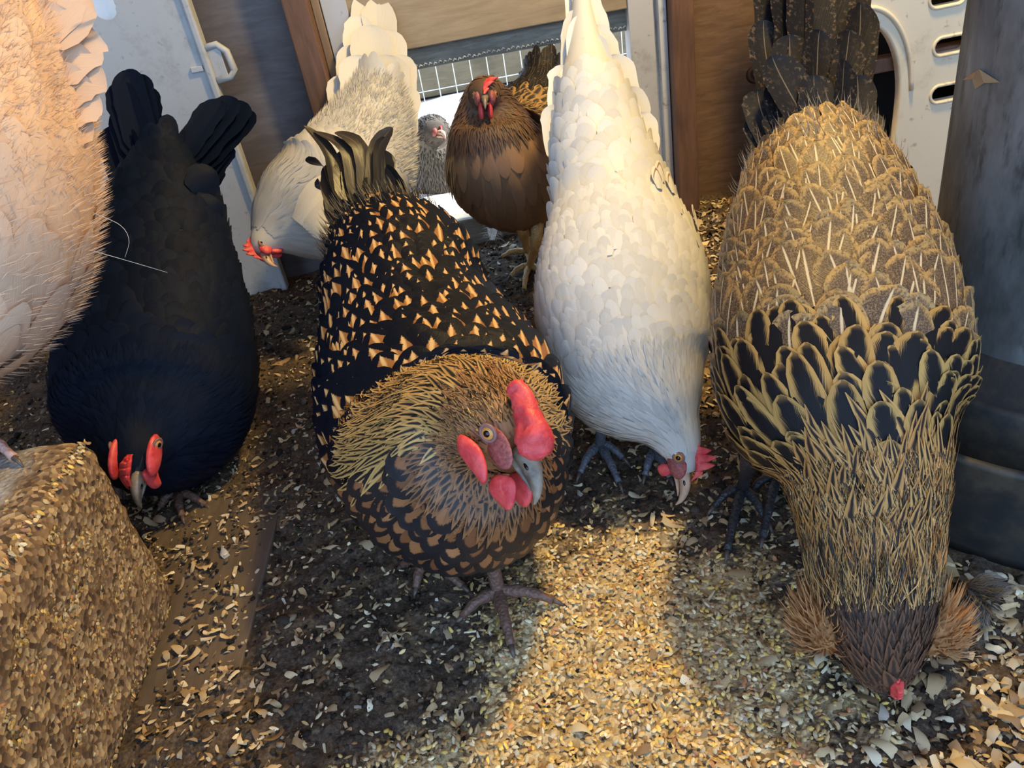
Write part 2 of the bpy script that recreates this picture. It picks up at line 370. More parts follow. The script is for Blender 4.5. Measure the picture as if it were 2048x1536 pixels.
fd = thing('poultry_feeder', (FC[0], FC[1], 0.0), 'worn dark galvanised tube feeder with a black tray', 'feeder')
V, F = lathe([(0.10, 0.10), (0.105, 0.11), (0.105, 0.50), (0.107, 0.505), (0.107, 0.515), (0.102, 0.518), (0.10, 0.50)]); obj('tube', mesh('tube', V, F, M_galv), fd)
V, F = lathe([(0.0, 0.01), (0.185, 0.008), (0.192, 0.0), (0.196, 0.012), (0.203, 0.094), (0.206, 0.099), (0.200, 0.101), (0.196, 0.094), (0.187, 0.04), (0.10, 0.035), (0.0, 0.035)]); obj('tray', mesh('tray', V, F, M_tray), fd)
V, F = lathe([(0.128, 0.036), (0.130, 0.096), (0.127, 0.1), (0.121, 0.098), (0.105, 0.13), (0.104, 0.13)]); obj('skirt_ring', mesh('skirt_ring', V, F, M_tray), fd)
# seam and torn label
sm = MB().box((-0.004, -0.0015, 0), (0.004, 0.0015, 0.36)).build('seam', M_galv, fd); sa = math.radians(228)
sm.location = (0.1055 * math.cos(sa), 0.1055 * math.sin(sa), 0.13); sm.rotation_euler = (0, 0, sa + math.pi / 2)
lab = MB()
def on_tube(px, py, off=0.001):
    # first hit of the view ray with the feeder tube
    d_ = ray(px, py); o2 = _c[:2] - np.array(FC); A = d_[:2] @ d_[:2]; B = 2 * o2 @ d_[:2]; Cc = o2 @ o2 - (0.105 + off) ** 2
    disc = max(B * B - 4 * A * Cc, 0); t = (-B - math.sqrt(disc)) / (2 * A); return _c + d_ * t
M_label = painted('torn_label', (0.42, 0.28, 0.15), (0.22, 0.05, 0.04), 0.7, 0.8, 60)
q = [on_tube(1925, 160), on_tube(1958, 138, .002), on_tube(2000, 165, 0.002), on_tube(1968, 166, 0.003), on_tube(1950, 178, 0.003), on_tube(1944, 158, 0.002)]
lab.add(q, [(0, 1, 5), (1, 2, 3), (1, 3, 5), (5, 3, 4)])
lab.build('torn_label', M_label, fd, fd.location)

# ------------------------------------------------------------------ feed block
BX0, BX1, BY0, BY1, BZ = -0.60, -0.340, 0.10, 0.542, 0.195
def rounded_block():
    m = 64; V = []; idx = {}; F = []
    cx, cy = (BX0 + BX1) / 2, (BY0 + BY1) / 2; hx, hy, hz = (BX1 - BX0) / 2, (BY1 - BY0) / 2, BZ / 2
    def put(p):
        p = np.array(p); r = 0.022; q = np.clip(p, -np.array([hx, hy, hz]) + r, np.array([hx, hy, hz]) - r); d = p - q; L = np.linalg.norm(d)
        if L > 1e-9: p = q + d / L * min(L, r)
        n_ = nrm(p) * (0.0035 * float(vnoise(p[0]*1.3 + p[2]*2.1, p[1]*1.7 - p[2], 40, 41)) + 0.003 * float(vnoise(p[0] + p[2]*1.9, p[1] + p[2]*1.1, 150, 42)))
        return p + n_ + np.array([cx, cy, hz])
    for ax in range(3):
        for sgn in (-1, 1):
            base = len(V); h = [hx, hy, hz]; o1, o2 = [k for k in range(3) if k != ax]
            for i in range(m + 1):
                for j in range(m + 1):
                    p = [0, 0, 0]; p[ax] = sgn * h[ax]; p[o1] = h[o1] * (2 * i / m - 1); p[o2] = h[o2] * (2 * j / m - 1); V.append(put(p))
            for i in range(m):
                for j in range(m):
                    a_ = base + i * (m + 1) + j; F.append((a_, a_ + 1, a_ + m + 2, a_ + m + 1))
    return V, F
g = G('pressed_feed', 0.8); co = g.coord()
vc = g.n('TexVoronoi', out=1, Vector=co, Scale=260.0); vd = g.n('TexVoronoi', out=0, Vector=co, Scale=260.0)
sp = g.t.nodes.new('ShaderNodeSeparateColor'); g.t.links.new(vc, sp.inputs[0])
col = g.ramp(sp.outputs[0], (0.0, (0.06, 0.034, 0.018)), (0.3, (0.16, 0.095, 0.048)), (0.7, (0.30, 0.19, 0.095)), (1.0, (0.52, 0.37, 0.19)))
col = g.mix(g.step(g.noise(16.0, co, 4), 0.52, 0.75), col, (0.10, 0.06, 0.035))
px_ = g.t.nodes.new('ShaderNodeSeparateXYZ'); g.t.links.new(co, px_.inputs[0])      # grey trodden dust on the top
top = g.mt('MULTIPLY', g.step(px_.outputs[2], 0.186, 0.191), g.step(g.mt('ADD', px_.outputs[0], g.mt('MULTIPLY', g.noise(40.0, co, 4), 0.06)), 0.135, 0.105))
g.set(Base_Color=g.mix(top, col, g.ramp(g.noise(300.0, co, 4), (0.3, (0.20, 0.18, 0.16)), (0.7, (0.48, 0.45, 0.41))))); g.bump(vd, 0.6, 0.002); M_feed = g
blk = thing('feed_block', ((BX0 + BX1) / 2, (BY0 + BY1) / 2, 0), 'large block of pressed grain under the buff hen', 'feed block')
V, F = rounded_block(); obj('block_body', mesh('block_body', np.array(V) - np.array(blk.location), F, M_feed), blk, (0, 0, 0))

# small seeds used on the block and floor
def seed_mesh(P, N, T, L, W, colr, thick=0.6):
    """many low-poly grains: centres P, normals N, long axes T"""
    n = len(P); T = nrm(T - N * (T * N).sum(1, keepdims=True)); B = np.cross(N, T)
    tpl = np.array([(-1, 0, 0), (-0.45, 0.85, 0), (-0.45, 0, 0.9), (-0.45, -0.85, 0), (0.4, 0.9, 0), (0.4, 0, 1), (0.4, -0.9, 0), (1, 0, 0.1)])
    V = P[:, None] + tpl[None, :, 0:1] * (T * L[:, None])[:, None] + tpl[None, :, 1:2] * (B * W[:, None])[:, None] + tpl[None, :, 2:3] * (N * (W * thick)[:, None])[:, None]
    fq = np.array([(0, 1, 2), (0, 2, 3), (1, 4, 5), (1, 5, 2), (2, 5, 6), (2, 6, 3), (4, 7, 5), (5, 7, 6)])
    F = (np.arange(n)[:, None, None] * 8 + fq[None]).reshape(-1, 3)
    return V.reshape(-1, 3), F, np.repeat(colr, 8, 0)
g = G('grain', 0.55); aa = g.n('Attribute', props={'attribute_name': 'fa'}); g.set(Base_Color=aa); g.bump(g.noise(900.0, g.coord(), 3), 0.15, 0.0005); M_grain = g
GRAIN = np.array([(0.62, 0.42, 0.17), (0.72, 0.52, 0.24), (0.42, 0.24, 0.10), (0.80, 0.55, 0.14), (0.68, 0.56, 0.34), (0.50, 0.22, 0.10), (0.78, 0.66, 0.42)])
def pick(n, pal, w=None, var=0.18):
    c_ = pal[rng.choice(len(pal), n, p=w)]; return np.clip(c_ * (1 + var * rng.standard_normal((n, 1))), 0.005, 1)
n = 5200
fx = rng.random((n, 2)); P = np.zeros((n, 3)); N = np.zeros((n, 3)); k1 = int(n * 0.84)
P[:k1] = np.stack([np.full(k1, BX1 - 0.001), 0.28 + fx[:k1, 0] * (BY1 - 0.30), 0.012 + fx[:k1, 1] * (BZ - 0.03)], 1); N[:k1] = (1, 0, 0)
P[k1:] = np.stack([BX0 + 0.08 + fx[k1:, 0] * (BX1 - BX0 - 0.10), 0.28 + fx[k1:, 1] * (BY1 - 0.30), np.full(n - k1, BZ - 0.001)], 1); N[k1:] = (0, 0, 1)
ne = 500   # grains along the worn top edge
Pe = np.stack([np.full(ne, BX1 - 0.007), 0.28 + rng.random(ne) * (BY1 - 0.29), np.full(ne, BZ - 0.007)], 1) + rng.normal(0, 0.002, (ne, 3))
P = np.vstack([P, Pe]); N = np.vstack([N, np.tile(nrm([1, 0, 1]), (ne, 1))]); n += ne
N = nrm(N + rng.normal(0, 0.25, (n, 3)))
V, F, FA = seed_mesh(P - np.array(blk.location), N, rng.normal(0, 1, (n, 3)), rng.uniform(0.0016, 0.0036, n), rng.uniform(0.001, 0.0019, n), pick(n, GRAIN * 0.72, [.22, .16, .28, .10, .08, .10, .06], 0.35))
tag(obj('embedded_grain', mesh('embedded_grain', V, F, M_grain, FA=FA), blk), kind='stuff')

# ------------------------------------------------------------------ loose litter: board, clods, shavings, grain
M_board = wood('floor_board', (0.085, 0.062, 0.044), (0.16, 0.115, 0.08), (10, 1.5, 10), 9, dirt=0.5)
tag(MB().box((-0.50, 0.40, -0.012), (-0.264, 0.68, 0.0025)).build('floor_board', M_board, bevel=0.0015), 'flat brown board showing through the litter beside the feed block', 'board')
# clods
def ico():
    import bmesh
    b = bmesh.new(); bmesh.ops.create_icosphere(b, subdivisions=1, radius=1); v = np.array([x.co[:] for x in b.verts]); f = np.array([[q.index for q in p.verts] for p in b.faces]); b.free(); return v, f
icv, icf = ico()
def scatter(n, dens, xr=(-0.75, 0.85), yr=(0.2, 1.27), seed=1):
    r_ = np.random.default_rng(seed); out = []
    while len(out) < n:
        x = r_.uniform(*xr, n); y = yr[0] + (yr[1] - yr[0]) * r_.random(n) ** 1.5; keep = r_.random(n) < dens(x, y)
        # off the block and the feeder
        keep &= ~((x < BX1 + 0.004) & (y < BY1 + 0.004)) & (np.hypot(x - FC[0], y - FC[1]) > 0.2)
        out += list(zip(x[keep], y[keep]))
    return np.array(out[:n])
P = scatter(19000, lambda x, y: np.clip(0.95 - 0.85 * feedmask(x, y) - 0.35 * sstep(-0.25, -0.28, x) * sstep(0.7, 0.66, y), 0.05, 1), seed=3)
r_ = rng.uniform(0.0007, 0.0030, len(P)) * (1 + 1.2 * (rng.random(len(P)) > 0.97) * (feedmask(P[:, 0], P[:, 1]) < 0.1)) * (1 - 0.5 * feedmask(P[:, 0], P[:, 1]))
V = np.stack([P[:, 0], P[:, 1], fh(P[:, 0], P[:, 1]) + r_ * 0.35], 1)[:, None] + icv[None] * r_[:, None, None] * rng.uniform(0.45, 1.3, (len(P), len(icv), 1)) * np.array([1.1, 1.1, 0.8])
F = (np.arange(len(P))[:, None, None] * len(icv) + icf[None]).reshape(-1, 3)
DIRTP = np.array([(0.03, 0.024, 0.019), (0.06, 0.046, 0.036), (0.11, 0.085, 0.065), (0.19, 0.145, 0.105), (0.36, 0.27, 0.17)])
g = G('clod', 0.95, Specular_IOR_Level=0.2); aa = g.n('Attribute', props={'attribute_name': 'fa'}); nn = g.noise(500.0, g.coord(), 4); g.set(Base_Color=g.mix(nn, aa, g.mix(0.5, aa, (0.0, 0.0, 0.0)))); g.bump(nn, 0.6, 0.002)
o = obj('dirt_clods', mesh('dirt_clods', V.reshape(-1, 3), F, g, FA=np.repeat(pick(len(P), DIRTP, [.24, .28, .22, .15, .11]), len(icv), 0), smooth=False))
tag(o, 'dark crumbly dirt and droppings littered over the floor', 'dirt', kind='stuff')
# grain on the floor
P = scatter(7000, lambda x, y: feedmask(x, y) * 0.9 + 0.015, xr=(-0.4, 0.4), yr=(0.2, 0.7), seed=4); n = len(P)
P3 = np.stack([P[:, 0], P[:, 1], fh(P[:, 0], P[:, 1]) + 0.0012], 1); N = nrm(np.array([0, 0, 1.0]) + rng.normal(0, 0.35, (n, 3)))
V, F, FA = seed_mesh(P3, N, rng.normal(0, 1, (n, 3)), rng.uniform(0.0018, 0.0040, n), rng.uniform(0.0011, 0.0020, n), pick(n, GRAIN, [.26, .22, .12, .14, .12, .04, .10]), 0.8)
tag(obj('spilled_grain', mesh('spilled_grain', V, F, M_grain, FA=FA)), 'spilled mixed grain and crumbs on the floor before the hens', 'grain', kind='stuff')
# shavings
def shaving_template(r_):
    m = 6; curl = r_.uniform(-2.2, 2.2); tw = r_.uniform(-0.9, 0.9); wob = r_.uniform(-0.3, 0.3); V = []
    ang = 0; p = np.zeros(3)
    for i in range(m):
        v = i / (m - 1); w = (0.55 + 0.45 * math.sin(math.pi * (0.15 + 0.7 * v))) * r_.uniform(0.75, 1.1)
        th = tw * (v - 0.5); side = np.array([0, math.cos(th), math.sin(th)])
        for q in (-1, 0, 1): V.append(p + side * w * q * 0.5 + np.array([0, wob * v, 0.06 * (1 - q * q)]))
        ang = curl * (v - 0.5); p = p + np.array([math.cos(ang), 0, math.sin(ang)]) / (m - 1)
    V = np.array(V); V -= V.mean(0); return V
shF = np.array([(i*3+j, i*3+j+1, (i+1)*3+j+1, (i+1)*3+j) for i in range(5) for j in range(2)])
r0 = np.random.default_rng(11)
TPL = [shaving_template(r0) for _ in range(24)]
SHAV = np.array([(0.58, 0.42, 0.22), (0.70, 0.55, 0.33), (0.42, 0.28, 0.14), (0.78, 0.68, 0.48), (0.28, 0.18, 0.10), (0.5, 0.44, 0.36)])
g = G('shaving_wood', 0.7); aa = g.n('Attribute', props={'attribute_name': 'fa'}); uvc = g.uv()
gr = g.noise(700.0, g.coord(), 3); g.set(Base_Color=g.mix(g.mt('MULTIPLY', gr, 0.5), aa, g.mix(0.6, aa, (0.12, 0.07, 0.03)))); M_shav = g
P = scatter(17000, lambda x, y: shavemask(x, y) * (1 - 0.72 * feedmask(x, y)), seed=6); n = len(P)
dist = np.hypot(P[:, 0], P[:, 1]); ln = np.exp(rng.normal(math.log(0.0070), 0.50, n)).clip(0.002, 0.022) * (0.85 + 0.45 * sstep(0.15, 0.3, P[:, 0])); wd = ln * rng.uniform(0.22, 0.55, n)
big = np.argsort(-(ln / (dist + 0.25)) * (np.abs(P[:, 0]) < 0.45))[:300]
isbig = np.zeros(n, bool); isbig[big] = True
yaw = rng.uniform(0, 2 * math.pi, n); tilt = rng.normal(0, 0.22, n); roll = rng.normal(0, 0.3, n); ti = rng.integers(0, 24, n); cols = pick(n, SHAV, [.28, .22, .2, .12, .12, .06])
Vs, FAs = [], []
small = np.where(~isbig)[0]
for i in small:
    v = TPL[ti[i]] * np.array([ln[i], wd[i], ln[i]]); c1, s1 = math.cos(tilt[i]), math.sin(tilt[i]); c2, s2 = math.cos(roll[i]), math.sin(roll[i]); c3, s3 = math.cos(yaw[i]), math.sin(yaw[i])
    y_ = v[:, 1] * c2 - v[:, 2] * s2; z_ = v[:, 1] * s2 + v[:, 2] * c2; x_ = v[:, 0] * c1 - z_ * s1; z_ = v[:, 0] * s1 + z_ * c1
    Vs.append(np.stack([x_ * c3 - y_ * s3 + P[i, 0], x_ * s3 + y_ * c3 + P[i, 1], z_ + fh(P[i, 0], P[i, 1]) + 0.0018], 1))
V = np.vstack(Vs); F = (np.arange(len(small))[:, None, None] * 18 + shF[None]).reshape(-1, 4)
tag(obj('wood_shavings', mesh('wood_shavings', V, F, M_shav, UV=np.zeros((len(V), 2)), FA=np.repeat(cols[small], 18, 0))), 'small pale wood shavings strewn over the whole floor', 'shavings', kind='stuff')
tmesh = {}
for i in big:
    key = (ti[i], int(np.argmin(((SHAV - cols[i]) ** 2).sum(1))))
    if key not in tmesh: tmesh[key] = mesh('wood_shaving', TPL[key[0]] * np.array([1, 0.42, 1]), shF, M_shav, UV=np.zeros((18, 2)), FA=np.tile(SHAV[key[1]], (18, 1)))
    o = obj('wood_shaving', tmesh[key], None, (P[i, 0], P[i, 1], float(fh(P[i, 0], P[i, 1])) + 0.0026)); o.scale = (ln[i],) * 3; o.rotation_euler = (roll[i], tilt[i] * 0.6, yaw[i])
    tag(o, 'large curled wood shaving lying loose on the littered floor', 'wood shaving', 'large wood shavings on the floor')

# ================================================================== hens
class Loft:
    """smooth body through stations (x, y, z, half width, half height above, half height below)"""
    def __init__(s, st, lat, n=90):
        q = catmull(np.array([np.concatenate([p, r]) for p, *r in st]), n)
        ch = np.concatenate([[0], np.cumsum([np.linalg.norm(st[i+1][0] - st[i][0]) for i in range(len(st)-1)])]); s.k = ch / ch[-1]
        s.C = q[:, :3]; s.a, s.bu, s.bd = np.maximum(q[:, 3:6].T, 0.0012)
        d = np.linalg.norm(np.diff(s.C, axis=0), axis=1); s.s = np.concatenate([[0], np.cumsum(d)]); s.len = s.s[-1]
        t = nrm(np.gradient(s.C, s.s, axis=0))
        for _ in range(3): t[1:-1] = nrm(t[:-2] + 2 * t[1:-1] + t[2:])
        lat = np.asarray(lat, float)
        if lat.ndim == 2: lat = np.stack([np.interp(np.linspace(0, 1, n), np.linspace(0, 1, len(lat)), lat[:, k]) for k in range(3)], 1)
        s.t = t; s.L = nrm(lat - t * (t * lat).sum(-1, keepdims=True)); s.U = np.cross(t, s.L)
    def fr(s, i): return float(np.interp(i, np.arange(len(s.k)), s.k))     # station number -> fraction of length
    def _i(s, A, x): return np.stack([np.interp(x, s.s, A[:, k]) for k in range(3)], -1)
    def P(s, x, th, off=0.0):
        x = np.asarray(x, float); xc = np.clip(x, 0, s.len)
        C, L, U, T = s._i(s.C, xc), nrm(s._i(s.L, xc)), nrm(s._i(s.U, xc)), s._i(s.t, xc)
        a = np.interp(xc, s.s, s.a); bu = np.interp(xc, s.s, s.bu); bd = np.interp(xc, s.s, s.bd)
        c, sn = np.cos(th), np.sin(th); b = np.where(sn > 0, bu, bd)
        r = L * (a * c)[..., None] + U * (b * sn)[..., None]
        return C + r + T * (x - xc)[..., None] + nrm(r) * np.asarray(off)[..., None] if np.ndim(off) else C + r + T * (x - xc)[..., None] + nrm(r) * off
    def N(s, x, th):
        e = 0.002; dth = s.P(x, th + 0.02) - s.P(x, th - 0.02); ds = s.P(x + e, th) - s.P(x - e, th)
        n = nrm(np.cross(dth, ds)); o = s.P(x, th) - s._i(s.C, np.clip(x, 0, s.len)); return n * np.sign((n * o).sum(-1, keepdims=True) + 1e-9)
    def mesh(s, name, mat, loc, seg=40):
        th = np.arange(seg) * 2 * math.pi / seg; X, T = np.meshgrid(s.s, th, indexing='ij'); V = s.P(X, T).reshape(-1, 3); n = len(s.s)
        F = [(i*seg+j, i*seg+(j+1) % seg, (i+1)*seg+(j+1) % seg, (i+1)*seg+j) for i in range(n-1) for j in range(seg)]
        F += [tuple(range(seg))[::-1], tuple(range((n-1)*seg, n*seg))]
        fa = np.stack([np.full(n*seg, 0.5), np.repeat(s.s / s.len, seg), np.tile(np.sin(th) * 0.5 + 0.5, n)], 1)
        return mesh(name, V - np.array(loc), F, mat, FA=fa)

def spots(lf, s0, s1, th0, th1, ln, wd, rowf=0.42, colf=0.62, jit=0.25, lift=0.004, skip=0.0):
    """staggered feather roots between fractions s0..s1 of the body and angles th0..th1 (degrees, 90 = spine)"""
    out = []; x = s0 * lf.len; row = 0
    f = lambda v, q: v(q) if callable(v) else v
    while x < s1 * lf.len:
        q = x / lf.len; l, w = f(ln, q), f(wd, q)
        tt = np.linspace(math.radians(th0), math.radians(th1), 60); pp = lf.P(np.full(60, x), tt)
        cum = np.concatenate([[0], np.cumsum(np.linalg.norm(np.diff(pp, axis=0), axis=1))]); n = max(int(cum[-1] / (w * colf)), 1)
        for k in range(n):
            c = (k + (0.5 if row % 2 else 0.0) + rng.normal(0, jit)) / n * cum[-1]
            if rng.random() < skip: continue
            out.append((x + rng.normal(0, jit) * l * rowf, np.interp(c, cum, tt), l * rng.uniform(0.8, 1.2), w * rng.uniform(0.75, 1.2), lift * rng.uniform(0.6, 1.4), rng.random()))
        x += l * rowf; row += 1
    return np.array(out)
def wprof(kind, v):
    if kind == 'round': return np.where(v < 0.5, 0.45 + 0.55 * np.sin(v * math.pi), np.sqrt(np.clip(1 - ((v - 0.5) / 0.5) ** 2, 0, 1)))
    if kind == 'point': return np.where(v < 0.35, 0.6 + 0.4 * v / 0.35, np.clip((1 - v) / 0.65, 0, 1) ** 0.75)
    return np.where(v < 0.25, 0.5 + 2 * v, np.where(v < 0.78, 1.0, np.sqrt(np.clip(1 - ((v - 0.78) / 0.22) ** 2, 0, 1))))
def feather_geo(lf, sp, kind='round', rows=7, camber=0.18, base=0.001, swirl=0.12, wave=0.0):
    v = 1 - (1 - np.linspace(0, 1, rows)) ** (1.0 if kind == 'point' else 1.7); u = np.array([-1, 0, 1.0]); N = len(sp)
    w = wprof(kind, v); w[-1] = 0.08 if kind != 'point' else 0.03
    vv = np.repeat(v, 3)[None]; uu = np.tile(u, rows)[None]; ww = np.repeat(w, 3)[None]
    s, th, ln, wd, lift, rnd = [c[:, None] for c in sp.T]
    dth = 0.02; rad = np.linalg.norm(lf.P(s[:, 0], th[:, 0] + dth) - lf.P(s[:, 0], th[:, 0] - dth), axis=1)[:, None] / (2 * dth) + 1e-4
    sw = (rnd - 0.5) * 2 * swirl
    X = s - vv * ln + (uu * ww * wd * 0.5) * sw
    TH = th + np.clip(uu * ww * wd * 0.5 / rad, -0.9, 0.9) + vv * ln * sw / np.maximum(rad, 0.01)
    off = base + lift * vv ** 1.3 - camber * wd * (uu * ww) ** 2 * 0.5 + wave * wd * np.sin(vv * 9 + rnd * 30) * uu
    V = lf.P(X, TH, off)
    UV = np.stack([np.broadcast_to(uu * 0.5 + 0.5, X.shape), np.broadcast_to(vv, X.shape)], -1)
    FA = np.stack([np.broadcast_to(rnd, X.shape), np.broadcast_to(s / lf.len, X.shape), np.broadcast_to(np.sin(th) * 0.5 + 0.5, X.shape)], -1)
    fq = np.array([(i*3+j, i*3+j+1, (i+1)*3+j+1, (i+1)*3+j) for i in range(rows-1) for j in range(2)])
    return V, fq, UV, FA
def plumage(root, lf, sp, mat, kind='round', single=0, name='plumage', part='feather', **k):
    V, fq, UV, FA = feather_geo(lf, sp, kind, **k); n, K = V.shape[:2]; loc = np.array(root.location)
    idx = np.array([], int)
    if single:
        c = V[:, K // 2 + 3 if K > 12 else K // 2]; nn = lf.N(sp[:, 0], sp[:, 1]); vd = _c - c; dep = (c - _c) @ _fw
        px = 1024 + FPX * ((c - _c) @ _r) / dep; py = 768 - FPX * ((c - _c) @ _u) / dep
        fac = (nn * nrm(vd)).sum(1).clip(0, 1) * (px > 0) * (px < 2048) * (py > 0) * (py < 1536); sc = sp[:, 2] * sp[:, 3] * fac / dep ** 2
        idx = np.argsort(-sc)[:single]; idx = idx[sc[idx] > 0]
    rest = np.setdiff1d(np.arange(n), idx)
    if len(rest):
        F = (np.arange(len(rest))[:, None, None] * K + fq[None]).reshape(-1, 4)
        tag(obj(name, mesh(name, V[rest].reshape(-1, 3) - loc, F, mat, UV=UV[rest].reshape(-1, 2), FA=FA[rest].reshape(-1, 3)), root), kind='stuff')
    for i in idx:
        o_ = V[i, 1]; obj(part, mesh(part, V[i] - o_, fq, mat, UV=UV[i], FA=FA[i]), root, o_ - loc)
def quill(root, P0, P1, width, side, bend=(0, 0, 0), mat=None, name='tail_feather', kind='tail', curl=0.0, cup=0.12, rows=15, hook=(0, 0, 0)):
    """one long feather from P0 to P1; bend moves its middle, hook its tip"""
    P0, P1, bend, hook = map(lambda q: np.asarray(q, float), (P0, P1, bend, hook)); v = (1 - (1 - np.linspace(0, 1, rows)) ** 1.9)[:, None]
    path = P0 * (1 - v) + P1 * v + bend * (4 * v * (1 - v)) + hook * np.clip((v - 0.6) / 0.4, 0, 1) ** 2
    t = nrm(np.gradient(path, axis=0)); sd = nrm(np.asarray(side, float) - t * (t * np.asarray(side, float)).sum(1, keepdims=True)); nn = np.cross(t, sd)
    ang = curl * v; sd2 = sd * np.cos(ang) + nn * np.sin(ang); nn2 = np.cross(t, sd2)
    w = wprof(kind, v[:, 0])[:, None] * width; w[-1] = width * 0.08
    us = (-1, -0.5, 0, 0.5, 1)
    fray = 1 + 0.035 * rng.normal(0, 1, (rows, 5))
    V = np.stack([path + sd2 * (u * w * 0.5 * fray[:, k:k+1]) + nn2 * (cup * w * (0.5 - abs(u))) for k, u in enumerate(us)], 1).reshape(-1, 3)
    UV = np.stack([np.tile(np.array(us) * 0.5 + 0.5, rows), np.repeat(v[:, 0], 5)], 1); FA = np.tile([rng.random(), 0.0, 0.5], (len(V), 1))
    F = np.array([(i*5+j, i*5+j+1, (i+1)*5+j+1, (i+1)*5+j) for i in range(rows-1) for j in range(4)])
    return obj(name, mesh(name, V - P0, F, mat, UV=UV, FA=FA), root, P0 - np.array(root.location))
def fluff(root, lf, n, s0, s1, th0, th1, ln, mat, wid=0.0006, out=0.7, droop=0.3, name='fluff', base=0.0):
    """fine downy barbs, far too many to count"""
    s = rng.uniform(s0, s1, n) * lf.len; th = np.radians(rng.uniform(th0, th1, n)); l = ln * rng.uniform(0.5, 1.3, n)
    p = lf.P(s, th, base); N = lf.N(s, th); T = -lf._i(lf.t, np.clip(s, 0, lf.len)); B = np.cross(N, T)
    d = nrm(N * out + T * (1 - out) + B * rng.normal(0, 0.3, n)[:, None] + np.array([0, 0, -droop]) * 0.5)
    sd = nrm(np.cross(d, rng.normal(0, 1, (n, 3)))) * wid
    m = p + d * (l * 0.55)[:, None]; e = p + nrm(d + np.array([0, 0, -droop]) * 0.6 + T * 0.3) * l[:, None]
    V = np.stack([p - sd, p + sd, m - sd * 0.8, m + sd * 0.8, e], 1).reshape(-1, 3)
    F = (np.arange(n)[:, None, None] * 5 + np.array([(0, 1, 3), (0, 3, 2), (2, 3, 4)])[None]).reshape(-1, 3)
    FA = np.repeat(np.stack([rng.random(n), s / lf.len, np.sin(th) * 0.5 + 0.5], 1), 5, 0)
    UV = np.tile(np.array([(0.4, 0), (0.6, 0), (0.4, .5), (0.6, .5), (0.5, 1)]), (n, 1))
    return tag(obj(name, mesh(name, V - np.array(root.location), F, mat, UV=UV, FA=FA), root), kind='stuff')

# ---- flesh, beak, legs
g = G('comb_flesh', 0.42, Subsurface_Weight=0.25, Subsurface_Radius=(0.006, 0.002, 0.0015), Subsurface_Scale=0.6); co = g.coord()
f1 = g.noise(330.0, co, 4, 0.6); f2 = g.noise(90.0, co, 3)
g.set(Base_Color=g.ramp(f2, (0.3, (0.58, 0.03, 0.04)), (0.7, (0.85, 0.12, 0.11)))); g.bump(f1, 0.45, 0.0015); M_flesh = g
g = G('face_skin', 0.55); co = g.coord(); f1 = g.noise(420.0, co, 4)
g.set(Base_Color=g.ramp(f1, (0.3, (0.20, 0.045, 0.04)), (0.7, (0.46, 0.13, 0.11)))); g.bump(f1, 0.6, 0.0012); M_face = g
g = G('horn_beak', 0.35); sp_ = g.noise(60.0, g.mapv(g.coord(), (1, 1, 1)), 4); g.set(Base_Color=g.ramp(sp_, (0.35, (0.11, 0.085, 0.06)), (0.65, (0.34, 0.27, 0.19)))); M_beak = g
g = G('pale_beak', 0.4); g.set(Base_Color=g.ramp(g.noise(80.0, g.coord(), 3), (0.3, (0.45, 0.27, 0.17)), (0.7, (0.62, 0.42, 0.27)))); M_beakp = g
M_iris = G('iris', 0.15, Base_Color=(0.62, 0.28, 0.07)); M_pupil = G('pupil', 0.05, Base_Color=(0.004, 0.004, 0.005))
M_lid = G('eyelid', 0.5, Base_Color=(0.22, 0.11, 0.10))
def scaly(name, c1, c2):
    g = G(name, 0.5); w = g.n('TexVoronoi', out=0, Vector=g.coord(), Scale=330.0)
    g.set(Base_Color=g.mix(g.noise(60.0, g.coord(), 3), c1, c2)); g.bump(w, 0.7, 0.0015); return g
M_legd = scaly('leg_dusky', (0.10, 0.055, 0.04), (0.19, 0.105, 0.075)); M_legs = scaly('leg_slate', (0.07, 0.08, 0.10), (0.16, 0.17, 0.20))
M_legy = scaly('leg_yellow', (0.55, 0.33, 0.10), (0.68, 0.45, 0.18)); M_legk = scaly('leg_black', (0.012, 0.012, 0.014), (0.04, 0.04, 0.045)); M_legp = scaly('leg_pink', (0.45, 0.25, 0.2), (0.6, 0.38, 0.32))
M_claw = G('claw', 0.4, Base_Color=(0.10, 0.075, 0.06))

def leg(root, top, hock, foot, toes, mat, r=0.0052):
    loc = np.array(root.location)
    pts = catmull([top, hock, foot], 12); rad = np.interp(np.linspace(0, 1, 12), [0, 0.45, 0.55, 0.9, 1], [r * 1.7, r * 1.25, r, r * 0.95, r * 1.15])
    V, F = tube(pts, rad, 12); lg = obj('leg', mesh('leg', V - np.array(foot), F, mat), root, np.array(foot) - loc)
    for e in toes:
        e = np.asarray(e, float); f = np.asarray(foot, float); e = e.copy(); e[2] = max(e[2], float(fh(e[0], e[1])) + 0.003) if e[2] < 0.1 else e[2]
        mid = f * 0.45 + e * 0.55 + np.array([0, 0, 0.006]); tp = catmull([f + np.array([0, 0, 0.002]), mid, e], 10); k = 1 + 0.13 * np.cos(np.arange(10) * 2.1)
        V, F = tube(tp, np.linspace(r * 0.95, r * 0.55, 10) * k, 10); to = obj('toe', mesh('toe', V - f, F, mat), lg)
        dv = nrm(e - mid); V, F = tube([e, e + dv * 0.006 + np.array([0, 0, -0.0005]), e + dv * 0.0115 + np.array([0, 0, -0.004])], [r * 0.42, r * 0.3, r * 0.06], 8); obj('claw', mesh('claw', V - f, F, M_claw), lg)
    return lg
